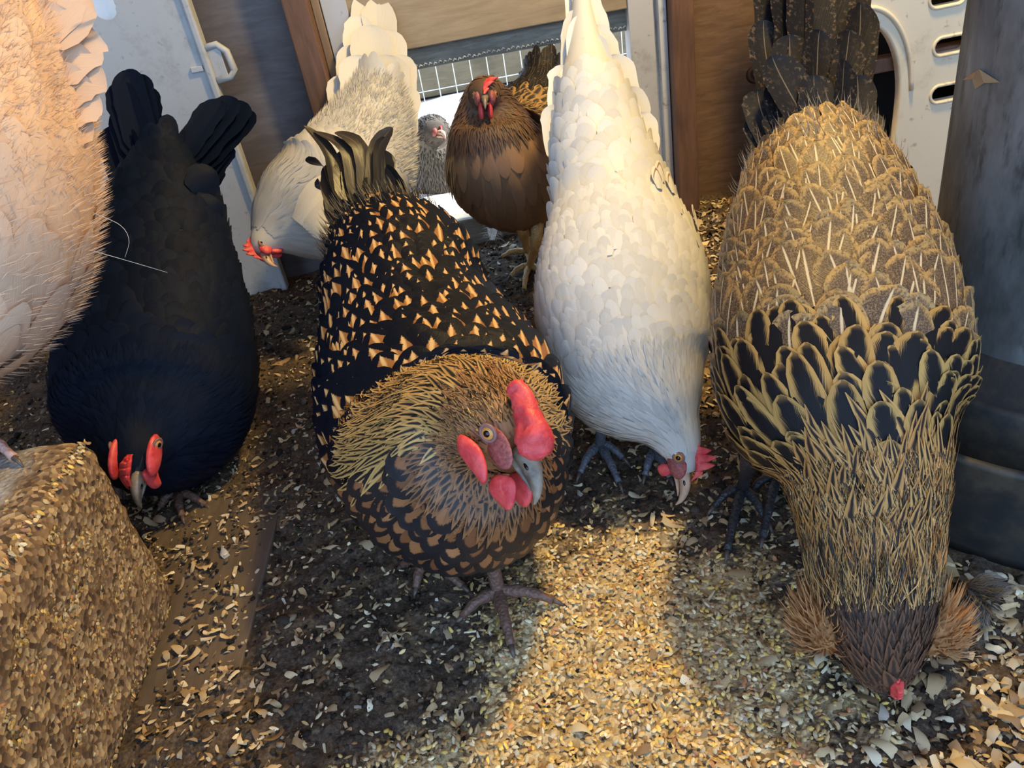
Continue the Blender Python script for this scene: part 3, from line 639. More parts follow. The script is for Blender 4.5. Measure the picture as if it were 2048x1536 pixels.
class Head:
    """frame at the skull: f forward, u up, l toward the side turned to the viewer"""
    def __init__(s, root, c, f, u, k=1.0):
        s.root = root; s.c = np.asarray(c, float); s.f = nrm(f); u = np.asarray(u, float); s.u = nrm(u - s.f * (u @ s.f)); s.l = np.cross(s.u, s.f); s.k = k; s.loc = np.array(root.location)
    def p(s, f, u, l): return s.c + (s.f * f + s.u * u + s.l * l) * s.k * 0.001     # millimetres
    def put(s, name, V, F, mat, parent=None, label=None):
        return tag(obj(name, mesh(name, np.array(V) - s.loc, F, mat), parent or s.root), label)
    def beak(s, mat, f0=14, u0=-1, length=22, h=6.0, w=5.5, label=None):
        P = [s.p(f0 - 5, u0 + 1, 0), s.p(f0 + length * .25, u0 + 1, 0), s.p(f0 + length * .6, u0 - 1, 0), s.p(f0 + length * .87, u0 - 5, 0), s.p(f0 + length, u0 - 9.5, 0)]
        def horn(P, W, Hh):
            P = catmull(P, 14); t = nrm(np.gradient(P, axis=0)); W = np.interp(np.linspace(0, 1, 14), np.linspace(0, 1, len(W)), W); Hh = np.interp(np.linspace(0, 1, 14), np.linspace(0, 1, len(Hh)), Hh); V = []; F = []
            for i in range(14):
                up = nrm(np.cross(s.l, t[i])); up = up * np.sign(up @ s.u)
                for j in range(14):
                    a = 2 * math.pi * j / 14; V.append(P[i] + (s.l * W[i] * math.cos(a) + up * Hh[i] * math.sin(a) * (1 if math.sin(a) > 0 else 0.75)) * 0.001 * s.k)
            for i in range(13):
                for j in range(14): F.append((i*14+j, i*14+(j+1) % 14, (i+1)*14+(j+1) % 14, (i+1)*14+j))
            F += [tuple(range(14))[::-1], tuple(range(13*14, 14*14))]; return V, F
        V, F = horn(P, [w, w * .98, w * .72, w * .42, 0.5], [h, h, h * .85, h * .55, 0.6]); b = s.put('beak', V, F, mat, label=label)
        P2 = [s.p(f0 - 5, u0 - 5, 0), s.p(f0 + length * .3, u0 - 5, 0), s.p(f0 + length * .55, u0 - 5.5, 0), s.p(f0 + length * .72, u0 - 6.5, 0)]
        V, F = horn(P2, [w * .85, w * .8, w * .55, 0.8], [h * .45, h * .42, h * .3, 0.5]); s.put('lower_beak', V, F, mat, b)
        for sg in (1, -1):
            V, F = ball(s.p(f0 + length * .3, u0 + 2.3, sg * w * .86), (s.f * .0024 * s.k, s.u * .0010 * s.k, s.l * .0006 * s.k), 10, 6); s.put('nostril', V, F, M_pupil, b)
    def eye(s, f=4, u=3, l=11.5, r=4.3, sides=(1, -1)):
        for sg in sides:
            c = s.p(f, u, sg * l); ax = nrm(s.l * sg + s.f * 0.35 + s.u * 0.1); e1 = nrm(np.cross(ax, s.u)); e2 = np.cross(ax, e1); k = 0.001 * s.k * r
            V, F = ball(c, (e1 * k, e2 * k, ax * k * 0.75), 18, 10); e = s.put('eye', V, F, M_iris)
            V, F = ball(c + ax * k * 0.42, (e1 * k * .56, e2 * k * .56, ax * k * .42), 16, 8); s.put('pupil', V, F, M_pupil, e)
            tt = np.linspace(0, 2 * math.pi, 20); V, F = tube([c + (e1 * math.cos(t) * 1.08 + e2 * math.sin(t) * 0.92) * k + ax * k * 0.28 for t in tt], k * 0.26, 8, False); s.put('eyelid', V, F, M_lid, e)
    def face(s, f=5, u=-1, l=8, rf=10, ru=9, rl=4.5, sides=(1, -1), mat=None):
        for sg in sides:
            V, F = ball(s.p(f, u, sg * l), (s.f * rf * .001 * s.k, s.u * ru * .001 * s.k, s.l * rl * .001 * s.k), 18, 10); s.put('face_patch', V, F, mat or M_face)
    def wattle(s, f=10, u=-14, l=5, rf=6, ru=10, rl=2.5, sides=(1, -1), tilt=0.0, name='wattle'):
        for sg in sides:
            up = nrm(s.u + s.f * tilt); fw = nrm(s.f - up * (s.f @ up)); V, F = ball((0, 0, 0), (fw, s.l, up), 18, 14); V = np.array(V)
            z = V @ up; x = V @ fw; y = V @ s.l; x = x * (1 - 0.35 * np.clip(z, -1, 1)); y = y + 0.25 * np.sin(x * 3) * (1 - z)
            V = s.p(f, u, sg * l) + (fw[None] * (x * rf)[:, None] + s.l[None] * (y * rl)[:, None] + up[None] * (z * ru)[:, None]) * .001 * s.k
            s.put(name, V, F, M_flesh)
    def comb(s, f0=-16, f1=20, base=9, hts=(6, 10, 13, 12, 9, 5), th=2.6, flop=0.0, label=None, arch=4.0):
        """upright single comb with points; flop leans it to one side"""
        n = 12 * len(hts) + 1; m = 7; V = []; F = []
        for i in range(n):
            q = i / (n - 1); ph = q * len(hts); k = min(int(ph), len(hts) - 1); saw = abs((ph - k) - 0.5) * 2; H = hts[k] * (1 - 0.62 * saw ** 1.3) * (0.55 + 0.45 * min(1, 6 * min(q, 1 - q) + 0.1)); lean = (k - len(hts) * .6) * -0.6
            b = base + arch * math.sin(math.pi * q) - 3.5 * (q > .8) * (q - .8) / .2
            for sd in (1, -1):
                for j in range(m):
                    v = j / (m - 1); thk = th * (1 - 0.75 * v) * (0.4 + 0.6 * math.sin(math.pi * min(max(q, .06), .94)))
                    V.append(s.p(f0 + (f1 - f0) * q + lean * v * v * 2, b + H * v * math.cos(flop * v), sd * thk + H * v * math.sin(flop * v)))
        w = 2 * m
        for i in range(n - 1):
            for sd in (0, 1):
                for j in range(m - 1):
                    a = i * w + sd * m + j; F.append((a, a + 1, a + w + 1, a + w) if sd else (a, a + w, a + w + 1, a + 1))
            F.append((i*w+m-1, (i+1)*w+m-1, (i+1)*w+2*m-1, i*w+2*m-1)); F.append((i*w, i*w+m, (i+1)*w+m, (i+1)*w))
        F.append(tuple(range(m)) + tuple(range(2*m-1, m-1, -1))); b0 = (n-1)*w; F.append(tuple(b0+j for j in range(m))[::-1] + tuple(b0+j for j in range(m, 2*m)))
        return s.put('comb', V, F, M_flesh, label=label)

# ---- feather materials
def fmat(name, build, rough=0.5, **k):
    g = G(name, rough, **k); u, v = g.uv()[0:2]; a = g.attr()
    au = g.mt('ABSOLUTE', g.mt('SUBTRACT', g.mt('MULTIPLY', u, 2.0), 1.0))
    barb = g.noise(1.0, g.n('CombineXYZ', X=g.mt('MULTIPLY', a[0], 50.0), Y=g.mt('ADD', g.mt('MULTIPLY', v, 40.0), g.mt('MULTIPLY', au, -22.0)), Z=0.0), 2)
    g.set(Base_Color=build(g, u, v, au, a, barb)); g.bump(barb, 0.25, 0.0012); return g
def arrow(g, u, v, au, a, barb):      # black with a gold arrowhead
    w = g.mt('MULTIPLY', g.mt('SUBTRACT', g.mt('SUBTRACT', g.mt('ADD', 0.80, g.mt('MULTIPLY', a[0], 0.13)), g.mt('MULTIPLY', g.step(a[0], 0.30, 0.12), 0.4)), v), g.mt('ADD', 0.9, g.mt('MULTIPLY', a[0], 1.1)))
    m = g.step(g.mt('SUBTRACT', w, g.mt('ADD', au, g.mt('MULTIPLY', g.mt('SUBTRACT', barb, 0.5), 0.35))), -0.02, 0.06)
    gold = g.mix(g.step(au, 0.22, 0.05), (0.30, 0.125, 0.035), (0.66, 0.40, 0.16))
    return g.mix(m, (0.003, 0.005, 0.011), gold)
M_arrow = fmat('laced_back', arrow, 0.42, Specular_IOR_Level=0.1)
def spade(g, u, v, au, a, barb):      # rusty centre edged in black
    r = g.mt('ADD', g.mt('POWER', g.mt('DIVIDE', au, 0.56), 2.0), g.mt('POWER', g.mt('DIVIDE', g.mt('ABSOLUTE', g.mt('SUBTRACT', v, 0.52)), 0.28), 2.0))
    m = g.step(g.mt('ADD', r, g.mt('MULTIPLY', g.mt('SUBTRACT', barb, 0.5), 1.1)), 1.2, 0.75)
    return g.mix(m, (0.006, 0.007, 0.010), g.mix(a[0], (0.16, 0.06, 0.022), (0.36, 0.16, 0.06)))
M_spade = fmat('laced_breast', spade, 0.45)
def streak(dark, gold1, gold2, w0=0.30, w1=0.85):
    def f(g, u, v, au, a, barb):
        m = g.mt('MULTIPLY', g.step(g.mt('ADD', au, g.mt('MULTIPLY', g.mt('SUBTRACT', barb, 0.5), 0.9)), w0 + 0.26, w0 - 0.06), g.mt('MULTIPLY', g.step(v, 0.28, 0.42), g.step(v, w1 + 0.1, w1 - 0.05)))
        return g.mix(m, g.mix(g.mt('ADD', g.mt('MULTIPLY', barb, 0.5), g.mt('MULTIPLY', a[0], 0.5)), gold1, gold2), dark)
    return f
M_hackle = fmat('gold_hackle', streak((0.008, 0.007, 0.008), (0.36, 0.19, 0.05), (0.66, 0.42, 0.14)), 0.38)
M_throat = fmat('rust_throat', streak((0.014, 0.010, 0.009), (0.16, 0.065, 0.025), (0.34, 0.16, 0.06), 0.42, 0.8), 0.45)
M_facefeather = fmat('rust_face', streak((0.10, 0.05, 0.025), (0.24, 0.10, 0.035), (0.45, 0.22, 0.08), 0.15), 0.5)
def stipple(g, u, v, au, a, barb):    # brown stippled, buff edge, pale shaft
    st_ = g.noise(900.0, g.coord(), 2, 0.7); cen = g.mix(g.step(st_, 0.45, 0.6), (0.050, 0.031, 0.018), (0.22, 0.135, 0.066))
    cen = g.mix(g.mt('MULTIPLY', a[0], 0.4), cen, (0.13, 0.08, 0.045))
    r = g.mt('ADD', g.mt('POWER', au, 2.0), g.mt('POWER', g.mt('DIVIDE', g.mt('MAXIMUM', g.mt('SUBTRACT', v, 0.5), 0.0), 0.5), 2.0))
    edge = g.step(g.mt('ADD', r, g.mt('MULTIPLY', g.mt('SUBTRACT', barb, 0.5), 1.0)), 0.55, 0.95)
    c = g.mix(g.mt('MULTIPLY', edge, g.step(g.noise(420.0, g.coord(), 2, 0.6), 0.30, 0.56)), cen, g.mix(barb, (0.28, 0.16, 0.05), (0.52, 0.32, 0.11)))
    return g.mix(g.mt('MULTIPLY', g.step(au, 0.075, 0.03), g.step(v, 0.95, 0.85)), c, (0.60, 0.46, 0.27))
M_stip = fmat('stippled_saddle', stipple, 0.5)
M_lance = fmat('black_centre_gold_edge', streak((0.010, 0.009, 0.010), (0.36, 0.19, 0.05), (0.56, 0.34, 0.11), 0.50, 0.97), 0.5, Specular_IOR_Level=0.15)
M_strawhack = fmat('straw_hackle', streak((0.022, 0.013, 0.010), (0.38, 0.16, 0.04), (0.64, 0.38, 0.13), 0.32, 0.92), 0.5, Specular_IOR_Level=0.2)
M_duskhead = fmat('dusky_head', streak((0.03, 0.02, 0.016), (0.09, 0.045, 0.026), (0.18, 0.085, 0.042), 0.3), 0.6)
def plain(c1, c2, shaft=None):
    def f(g, u, v, au, a, barb):
        c = g.mix(g.mt('ADD', g.mt('MULTIPLY', barb, 0.4), g.mt('MULTIPLY', a[0], 0.6)), c1, c2)
        return g.mix(g.mt('MULTIPLY', g.step(au, 0.08, 0.03), 0.7), c, shaft) if shaft else c
    return f
M_white = fmat('white_feather', plain((0.54, 0.52, 0.465), (0.76, 0.735, 0.67)), 0.65, Specular_IOR_Level=0.25)
M_offwhite = fmat('cream_feather', plain((0.54, 0.50, 0.42), (0.70, 0.66, 0.58)), 0.65)
M_buff = fmat('buff_feather', plain((0.60, 0.37, 0.22), (0.78, 0.55, 0.38)), 0.7)
M_black = fmat('black_feather', plain((0.003, 0.006, 0.014), (0.007, 0.012, 0.026)), 0.5, Specular_IOR_Level=0.07)
M_tailk = fmat('black_tail', plain((0.008, 0.008, 0.010), (0.035, 0.028, 0.022), (0.12, 0.09, 0.06)), 0.35)
def mottle(g, u, v, au, a, barb):
    s_ = g.step(g.noise(260.0, g.coord(), 3, 0.7), 0.52, 0.66); e = g.step(au, 0.35, 0.95)
    c = g.mix(g.mt('MULTIPLY', s_, g.mt('ADD', g.mt('MULTIPLY', e, 0.7), 0.15)), (0.010, 0.010, 0.012), (0.15, 0.095, 0.055))
    return g.mix(g.mt('MULTIPLY', g.step(au, 0.04, 0.015), 0.6), c, (0.24, 0.18, 0.11))
M_mottle = fmat('mottled_tail', mottle, 0.5, Specular_IOR_Level=0.2)
M_greyfl = fmat('grey_fluff', plain((0.10, 0.085, 0.07), (0.30, 0.25, 0.2)), 0.8)
M_brownb = fmat('brown_breast', plain((0.13, 0.068, 0.034), (0.27, 0.15, 0.075)), 0.6)
M_brownh = fmat('brown_hackle', streak((0.012, 0.01, 0.01), (0.28, 0.15, 0.055), (0.48, 0.29, 0.11), 0.34, 0.95), 0.5)
M_greyhen = fmat('grey_hen_feather', streak((0.03, 0.025, 0.02), (0.10, 0.08, 0.06), (0.22, 0.19, 0.15), 0.4), 0.7)
def barbs(c1, c2, c3):
    return lambda g, u, v, au, a, barb: g.mix(g.step(a[0], 0.52, 0.62), g.mix(g.mt('MULTIPLY', a[0], 1.8), c1, c2), c3)
M_goldbarb = fmat('gold_barbs', barbs((0.40, 0.18, 0.045), (0.66, 0.40, 0.14), (0.02, 0.014, 0.011)), 0.5)
M_rustbarb = fmat('rust_barbs', barbs((0.16, 0.07, 0.025), (0.36, 0.18, 0.07), (0.012, 0.010, 0.010)), 0.5)
def skin(name, c, rough=0.8): return G(name, rough, Base_Color=c)
def skin2(name, c1, c2, at_):
    g = G(name, 0.8); g.set(Base_Color=g.mix(g.step(g.attr()[1], at_ - 0.02, at_ + 0.02), c1, c2)); return g
def ST(rows): return [(at(x, y, d=d), a, bu, bd) for x, y, d, a, bu, bd in rows]
FU = lambda x, y: at(x, y, z=0.004)

# ------------------------------------------------------------------ gold laced hen in the middle
def laced_hen():
    root = thing('laced_hen', (-0.07, 0.55, 0.0), 'black hen with gold arrow markings and red comb facing the camera', 'hen')
    lf = Loft(ST([(722, 425, .845, .022, .02, .02), (745, 455, .835, .050, .040, .045), (795, 525, .80, .077, .055, .075), (815, 620, .75, .081, .06, .085), (848, 720, .70, .096, .068, .095),
                  (885, 815, .645, .101, .074, .10), (908, 885, .59, .090, .064, .098), (938, 872, .54, .060, .055, .075), (968, 850, .515, .041, .042, .05), (992, 855, .495, .030, .030, .034), (1015, 882, .483, .022, .022, .024), (1035, 912, .475, .014, .014, .014), (1043, 924, .470, .004, .004, .004)]),
              [(0.97, 0.25, 0), (0.97, 0.25, 0), (0.97, 0.22, 0), (0.98, 0.2, 0)])
    obj('body', lf.mesh('body', skin2('laced_underfeather', (0.012, 0.010, 0.010), (0.26, 0.115, 0.045), 0.84), root.location), root)
    f = lf.fr
    sp = spots(lf, 0.04, f(6.7), -35, 215, lambda q: 0.029 + 0.018 * q, lambda q: 0.0195 + 0.010 * q, 0.34, 0.60, lift=0.004)
    plumage(root, lf, sp, M_arrow, single=190)
    sp = spots(lf, 0.12, f(8.0), 185, 355, 0.027, 0.017, 0.33, 0.6, lift=0.004); plumage(root, lf, sp, M_spade, single=70, name='breast_plumage')
    sp = spots(lf, f(6.8), f(9.4), -12, 182, lambda q: 0.042 - 0.014 * (q - f(6.8)) / (f(9.4) - f(6.8)), 0.0055, 0.10, 0.8, lift=0.0035); plumage(root, lf, sp, M_hackle, 'point', single=40, name='neck_plumage', camber=0.1, swirl=0.3)
    sp = spots(lf, f(9), 0.99, -40, 220, 0.018, 0.0035, 0.2, 0.7, lift=0.002); plumage(root, lf, sp, M_facefeather, 'point', name='head_plumage')
    sp = spots(lf, f(8.0), 0.985, 185, 355, 0.026, 0.006, 0.16, 0.7, lift=0.003); plumage(root, lf, sp, M_throat, 'point', name='throat_plumage')
    fluff(root, lf, 2200, f(5.9), f(7.4), 30, 160, 0.022, M_goldbarb, 0.00035, 0.16, 0.0, name='fine_barbs', base=0.004)
    fluff(root, lf, 5000, f(6.2), 0.97, -20, 200, 0.016, M_goldbarb, 0.00032, 0.12, 0.0, name='fine_barbs', base=0.003)
    fluff(root, lf, 2500, f(7), 0.97, 185, 355, 0.014, M_rustbarb, 0.0003, 0.12, 0.0, name='fine_barbs', base=0.003)
    h = Head(root, at(1014, 868, d=.474), cdir(.46, -.78, .42), cdir(.66, .16, .60), 1.12)
    h.beak(M_beak, f0=17, u0=2, length=24, h=6.8, w=6.2); h.eye(f=-1, u=1, l=14.5, r=4.4)
    h.face(f=8, u=-1, l=11, rf=13, ru=8, rl=1.6)
    h.wattle(f=6, u=-11, l=21, rf=15, ru=6.5, rl=3.2, name='earlobe'); h.wattle(f=26, u=-15, l=7, rf=10, ru=9, rl=3)
    # thick fleshy comb lying along the crown
    P = catmull([h.p(-19, 21, -1), h.p(-10, 22, -1), h.p(1, 20, -1), h.p(11, 17, -1), h.p(18, 12, -1), h.p(23, 8, -1)], 26); rr_ = np.interp(np.linspace(0, 1, 26), [0, .06, .2, .45, .75, .93, 1], [2, 6.5, 6, 8, 11.5, 9.5, 3]) * .001
    V, F = tube(P, rr_, 20); V = np.array(V); nn = nrm(V - np.repeat(P, 20, 0)); V = V + nn * (0.0030 * vnoise(V[:, 0] + V[:, 2], V[:, 1] - V[:, 2], 200, 5) + 0.0022 * vnoise(V[:, 0] - V[:, 2], V[:, 1], 500, 6))[:, None]
    h.put('comb', V, F, M_flesh, label='thick bumpy red comb')
    # ragged curling tail
    B = lambda x, y, d=.84: at(x, y, d=d); tw = cdir(0, 0, 1)
    for (x0, y0, x1, y1, w, hx, hy, bx) in [(705, 440, 682, 320, .040, -.0, 0, -.008), (725, 435, 706, 290, .044, -.01, -.004, -.006), (748, 440, 738, 300, .044, .004, 0, .006), (775, 440, 762, 335, .040, .006, -.004, .010), (740, 440, 722, 330, .05, 0, 0, 0), (760, 445, 752, 360, .05, 0, 0, .004), (700, 450, 690, 370, .044, 0, 0, -.004), (690, 425, 662, 262, .018, -.030, .006, -.004), (705, 420, 650, 300, .020, -.022, -.012, -.006), (712, 415, 690, 252, .016, -.035, -.006, .0),
            (728, 415, 705, 240, .018, -.02, -.014, .006), (740, 415, 745, 258, .020, .022, .002, .004), (748, 418, 740, 262, .016, .018, -.008, .008), (758, 420, 765, 290, .016, .01, -.01, .008), (705, 420, 655, 345, .018, -.014, -.016, -.008), (780, 430, 815, 385, .010, .012, .004, .004), (775, 430, 800, 400, .008, .03, .012, 0), (685, 440, 672, 370, .022, -.004, 0, -.004)]:
        quill(root, B(x0, y0), B(x1, y1, .86), w, _r + 0.3 * _fw * rng.normal(), _r * bx, M_tailk, hook=_r * hx + _u * hy, curl=rng.normal(0, .5))
    fluff(root, lf, 900, 0.0, 0.12, 0, 360, 0.022, M_tailk, 0.0005, 0.3, -0.3)
    leg(root, at(975, 1060, d=.63), at(985, 1130, d=.64), FU(1000, 1195) + np.array([0, 0, .006]), [FU(925, 1232), FU(1022, 1290), FU(1105, 1200), FU(985, 1130)], M_legd, 0.0062)
    leg(root, at(850, 1040, d=.70), at(850, 1090, d=.70), FU(855, 1135) + np.array([0, 0, .006]), [FU(832, 1175), FU(925, 1172), FU(805, 1130)], M_legd, 0.006)
laced_hen()

# ------------------------------------------------------------------ partridge hen on the right
def partridge_hen():
    root = thing('partridge_hen', (0.25, 0.48, 0.0), 'brown and gold hen with ear muffs pecking beside the feeder', 'hen')
    lf = Loft(ST([(1618, 190, .662, .018, .012, .012), (1622, 245, .65, .036, .024, .03), (1632, 315, .632, .050, .042, .05), (1648, 420, .61, .069, .058, .075), (1668, 560, .585, .083, .066, .09), (1678, 700, .558, .087, .07, .095), (1692, 820, .535, .077, .062, .085),
                  (1728, 930, .52, .053, .045, .055), (1740, 1040, .513, .044, .037, .042), (1748, 1140, .508, .039, .032, .036), (1757, 1240, .509, .034, .027, .030), (1766, 1315, .514, .024, .02, .022), (1772, 1365, .52, .012, .012, .012)]), (0.98, 0.18, 0.06))
    obj('body', lf.mesh('body', skin2('partridge_underfeather', (0.07, 0.045, 0.03), (0.05, 0.028, 0.02), 0.8), root.location), root)
    f = lf.fr
    sp = spots(lf, f(1.9), f(6.25), -40, 220, lambda q: 0.034 + 0.026 * q, lambda q: 0.019 + 0.016 * q, 0.27, 0.62, jit=0.4, lift=0.004); plumage(root, lf, sp, M_stip, single=150, wave=0.05, swirl=0.3)
    sp = spots(lf, f(6.2), f(7.8), -40, 220, 0.046, 0.019, 0.22, 0.62, jit=0.4, lift=0.004); plumage(root, lf, sp, M_lance, 'round', single=110, name='shoulder_plumage', swirl=0.3)
    sp = spots(lf, 0.10, f(7), 200, 340, 0.035, 0.02, 0.4, 0.6, lift=0.004); plumage(root, lf, sp, M_stip, name='belly_plumage')
    sp = spots(lf, f(7.6), f(9.7), -60, 240, 0.044, 0.0085, 0.13, 0.72, lift=0.004); plumage(root, lf, sp, M_strawhack, 'point', single=40, name='neck_plumage', swirl=0.45)
    sp = spots(lf, f(7), f(10.2), 200, 340, 0.04, 0.009, 0.2, 0.7, lift=0.004); plumage(root, lf, sp, M_strawhack, 'point', name='throat_plumage')
    sp = spots(lf, f(9.1), 0.995, -90, 270, 0.024, 0.006, 0.2, 0.7, lift=0.003); plumage(root, lf, sp, M_duskhead, 'point', name='head_plumage')
    fluff(root, lf, 7000, f(7.0), f(9.5), -60, 240, 0.020, M_goldbarb, 0.00035, 0.12, 0.0, name='fine_barbs', base=0.004)
    fluff(root, lf, 3500, f(8.7), 0.99, -90, 270, 0.014, M_duskhead, 0.0003, 0.2, 0.0, name='fine_barbs', base=0.002)
    h = Head(root, at(1765, 1300, d=.512), cdir(.10, -.93, -.30), cdir(0, .30, .95), 0.95)
    h.beak(M_beak, f0=22, u0=-3, length=22, h=5, w=5)
    h.comb(2, 27, 17, (6, 9, 9, 6), 5.0, flop=-0.3, label='small pink comb', arch=3)
    h.eye(f=10, u=2, l=17)
    M_muff = fmat('orange_muff', plain((0.32, 0.14, 0.05), (0.55, 0.29, 0.11)), 0.7)
    for (x, y, sg) in ((1652, 1240, -1), (1862, 1245, 1)):
        c = at(x, y, d=.513); q = Loft([(c + _u * .021, .004, .004, .004), (c + _u * .012, .013, .013, .013), (c, .017, .016, .016), (c - _u * .014, .012, .012, .012), (c - _u * .021, .003, .003, .003)], _r, 20)
        m_ = obj('muff', q.mesh('muff', M_muff, root.location, 20), root); tag(m_, 'orange cheek muff')
        fluff(root, q, 900, 0.05, 0.95, 0, 360, 0.016, M_muff, 0.0006, 0.55, 0.2, name='muff_fluff')
    # tail
    for (x0, y0, x1, y1, w, dd, b) in [(1600, 260, 1548, -60, .042, .660, -.004), (1640, 260, 1700, -60, .044, .660, .006), (1610, 260, 1580, -90, .046, .655, -.002), (1635, 260, 1660, -90, .046, .655, .003), (1622, 260, 1618, -100, .046, .650, 0), (1585, 270, 1528, 40, .030, .650, -.006), (1665, 265, 1722, 5, .032, .648, .008),
            (1650, 275, 1700, 60, .030, .640, .004), (1600, 285, 1580, 70, .034, .638, -.002), (1632, 285, 1640, 60, .036, .634, 0), (1655, 300, 1545, 112, .036, .605, -.002), (1665, 300, 1690, 120, .028, .608, .003), (1600, 300, 1560, 165, .032, .61, -.003), (1690, 300, 1715, 150, .028, .612, .005), (1565, 300, 1515, 180, .028, .615, -.004), (1640, 305, 1628, 150, .028, .602, 0), (1590, 330, 1545, 225, .026, .604, 0), (1680, 330, 1700, 215, .028, .604, 0), (1630, 330, 1610, 215, .028, .598, 0), (1720, 320, 1745, 225, .022, .61, 0), (1545, 320, 1505, 235, .022, .615, 0)]:
        quill(root, at(x0, y0, d=dd), at(x1, y1, d=dd + .012), w, _r + 0.15 * rng.normal() * _fw, _r * b, M_mottle, cup=0.12)
    fluff(root, lf, 700, 0.08, 0.22, 0, 360, 0.020, M_greyfl, 0.0003, 0.35, 0.1)
    for (x, y) in ((1490, 925), (1560, 900)):
        leg(root, at(x + 30, y - 90, d=.60), at(x + 10, y - 10, d=.62), FU(x - 5, y + 60) + np.array([0, 0, .006]), [FU(x - 62, y + 88), FU(x - 35, y + 175), FU(x + 45, y + 120)], M_legk, 0.0055)
partridge_hen()

# ------------------------------------------------------------------ white hen between them
def white_hen():
    root = thing('white_hen', (0.115, 0.66, 0.0), 'white hen pecking the floor between the laced hen and brown hen', 'hen', 'white hens')
    lf = Loft(ST([(1160, -20, .905, .008, .012, .012), (1168, 90, .895, .020, .024, .024), (1182, 200, .88, .040, .04, .04), (1200, 300, .86, .053, .047, .052), (1222, 400, .83, .062, .055, .07), (1243, 510, .79, .082, .062, .085), (1248, 630, .762, .086, .068, .09), (1272, 740, .738, .073, .06, .078),
                  (1315, 815, .722, .048, .042, .05), (1343, 858, .716, .026, .025, .027), (1362, 900, .715, .0175, .018, .018), (1369, 940, .717, .011, .012, .012)]), (0.97, 0.20, -0.1))
    g = G('white_underfeather', 0.7); st_ = g.step(g.noise(28.0, g.coord(), 5, 0.7), 0.6, 0.72); g.set(Base_Color=g.mix(g.mt('MULTIPLY', st_, 0.35), (0.60, 0.58, 0.53), (0.40, 0.29, 0.16)))
    obj('body', lf.mesh('body', g, root.location), root)
    f = lf.fr
    sp = spots(lf, f(2.2), f(4.6), -60, 240, lambda q: 0.042, lambda q: 0.026, 0.30, 0.6, lift=0.006); plumage(root, lf, sp, M_white, single=150)
    sp = spots(lf, f(4.6), f(7.5), 0, 360, 0.024, 0.014, 0.36, 0.65, lift=0.0022); plumage(root, lf, sp, M_white, name='body_plumage')
    sp = spots(lf, f(2.5), f(5), 200, 340, 0.03, 0.02, 0.36, 0.65, lift=0.003); plumage(root, lf, sp, M_white, name='belly_plumage')
    sp = spots(lf, f(7.4), 0.97, 0, 360, 0.02, 0.005, 0.2, 0.7, lift=0.0025); plumage(root, lf, sp, M_white, 'point', name='neck_plumage')
    # tall folded tail
    for (x0, y0, x1, y1, w, dd, b) in [(1165, 250, 1150, -70, .024, .90, -.002), (1180, 250, 1158, -90, .024, .895, 0), (1195, 250, 1164, -80, .026, .89, .005), (1205, 260, 1172, -20, .030, .885, .008), (1150, 270, 1146, 20, .026, .88, -.002), (1220, 270, 1190, 50, .034, .88, .009), (1172, 280, 1160, 30, .034, .872, 0), (1198, 290, 1182, 70, .038, .868, .004),
            (1235, 290, 1222, 110, .044, .868, .008), (1145, 300, 1128, 130, .040, .868, -.003), (1255, 320, 1250, 175, .042, .862, .006), (1168, 310, 1155, 120, .044, .86, 0), (1205, 320, 1205, 140, .046, .856, .002), (1270, 350, 1275, 225, .040, .852, .005), (1135, 340, 1118, 210, .040, .856, -.004), (1235, 340, 1240, 200, .044, .85, .003), (1180, 350, 1175, 210, .046, .846, 0)]:
        quill(root, at(x0, y0, d=dd), at(x1, y1, d=dd + .012), w, _r + 0.15 * rng.normal() * _fw, _r * b, M_white, cup=0.16)
    h = Head(root, at(1362, 905, d=.713), cdir(.13, -.95, .10), cdir(.78, .10, .50), 1.15)
    h.beak(M_beakp, f0=17, u0=-2, length=24, h=5.5, w=5); h.eye(f=3, u=2, l=11.5); h.face(f=8, u=-2, l=7.5, rf=13, ru=8, rl=4)
    h.comb(-12, 24, 8, (9, 15, 18, 16, 9), 3.0, flop=-0.15, label='red single comb with points'); h.wattle(f=12, u=-13, l=5, rf=5, ru=7, rl=2)
    M_mark = fmat('brown_marked', lambda g, u, v, au, a, barb: g.mix(g.mt('MULTIPLY', g.step(g.mt('ABSOLUTE', g.mt('SUBTRACT', g.mt('ADD', g.mt('POWER', au, 2.0), g.mt('POWER', v, 2.0)), 0.75)), 0.16, 0.06), g.step(v, 0.3, 0.5)), (0.62, 0.59, 0.52), (0.22, 0.13, 0.07)), 0.6)
    for (q_, th_) in ((4.35, 58), (4.55, 66), (4.5, 50), (4.9, 30)):
        S0 = np.array(f(q_) * lf.len); T0 = np.array(math.radians(th_)); A_ = lf.P(S0, T0, 0.004); B_ = lf.P(S0 - 0.03, T0, 0.0105)
        quill(root, A_, B_, .013, np.cross(lf.N(S0, T0), B_ - A_), (0, 0, 0), M_mark, name='marked_feather', kind='round', rows=8)
    leg(root, at(1215, 800, d=.76), at(1205, 850, d=.76), FU(1200, 900) + np.array([0, 0, .006]), [FU(1160, 945), FU(1238, 965), FU(1245, 915)], M_legs, 0.0055)
    leg(root, at(1320, 860, d=.76), at(1315, 890, d=.77), FU(1310, 915) + np.array([0, 0, .006]), [FU(1290, 950), FU(1340, 955)], M_legs, 0.0055)
white_hen()

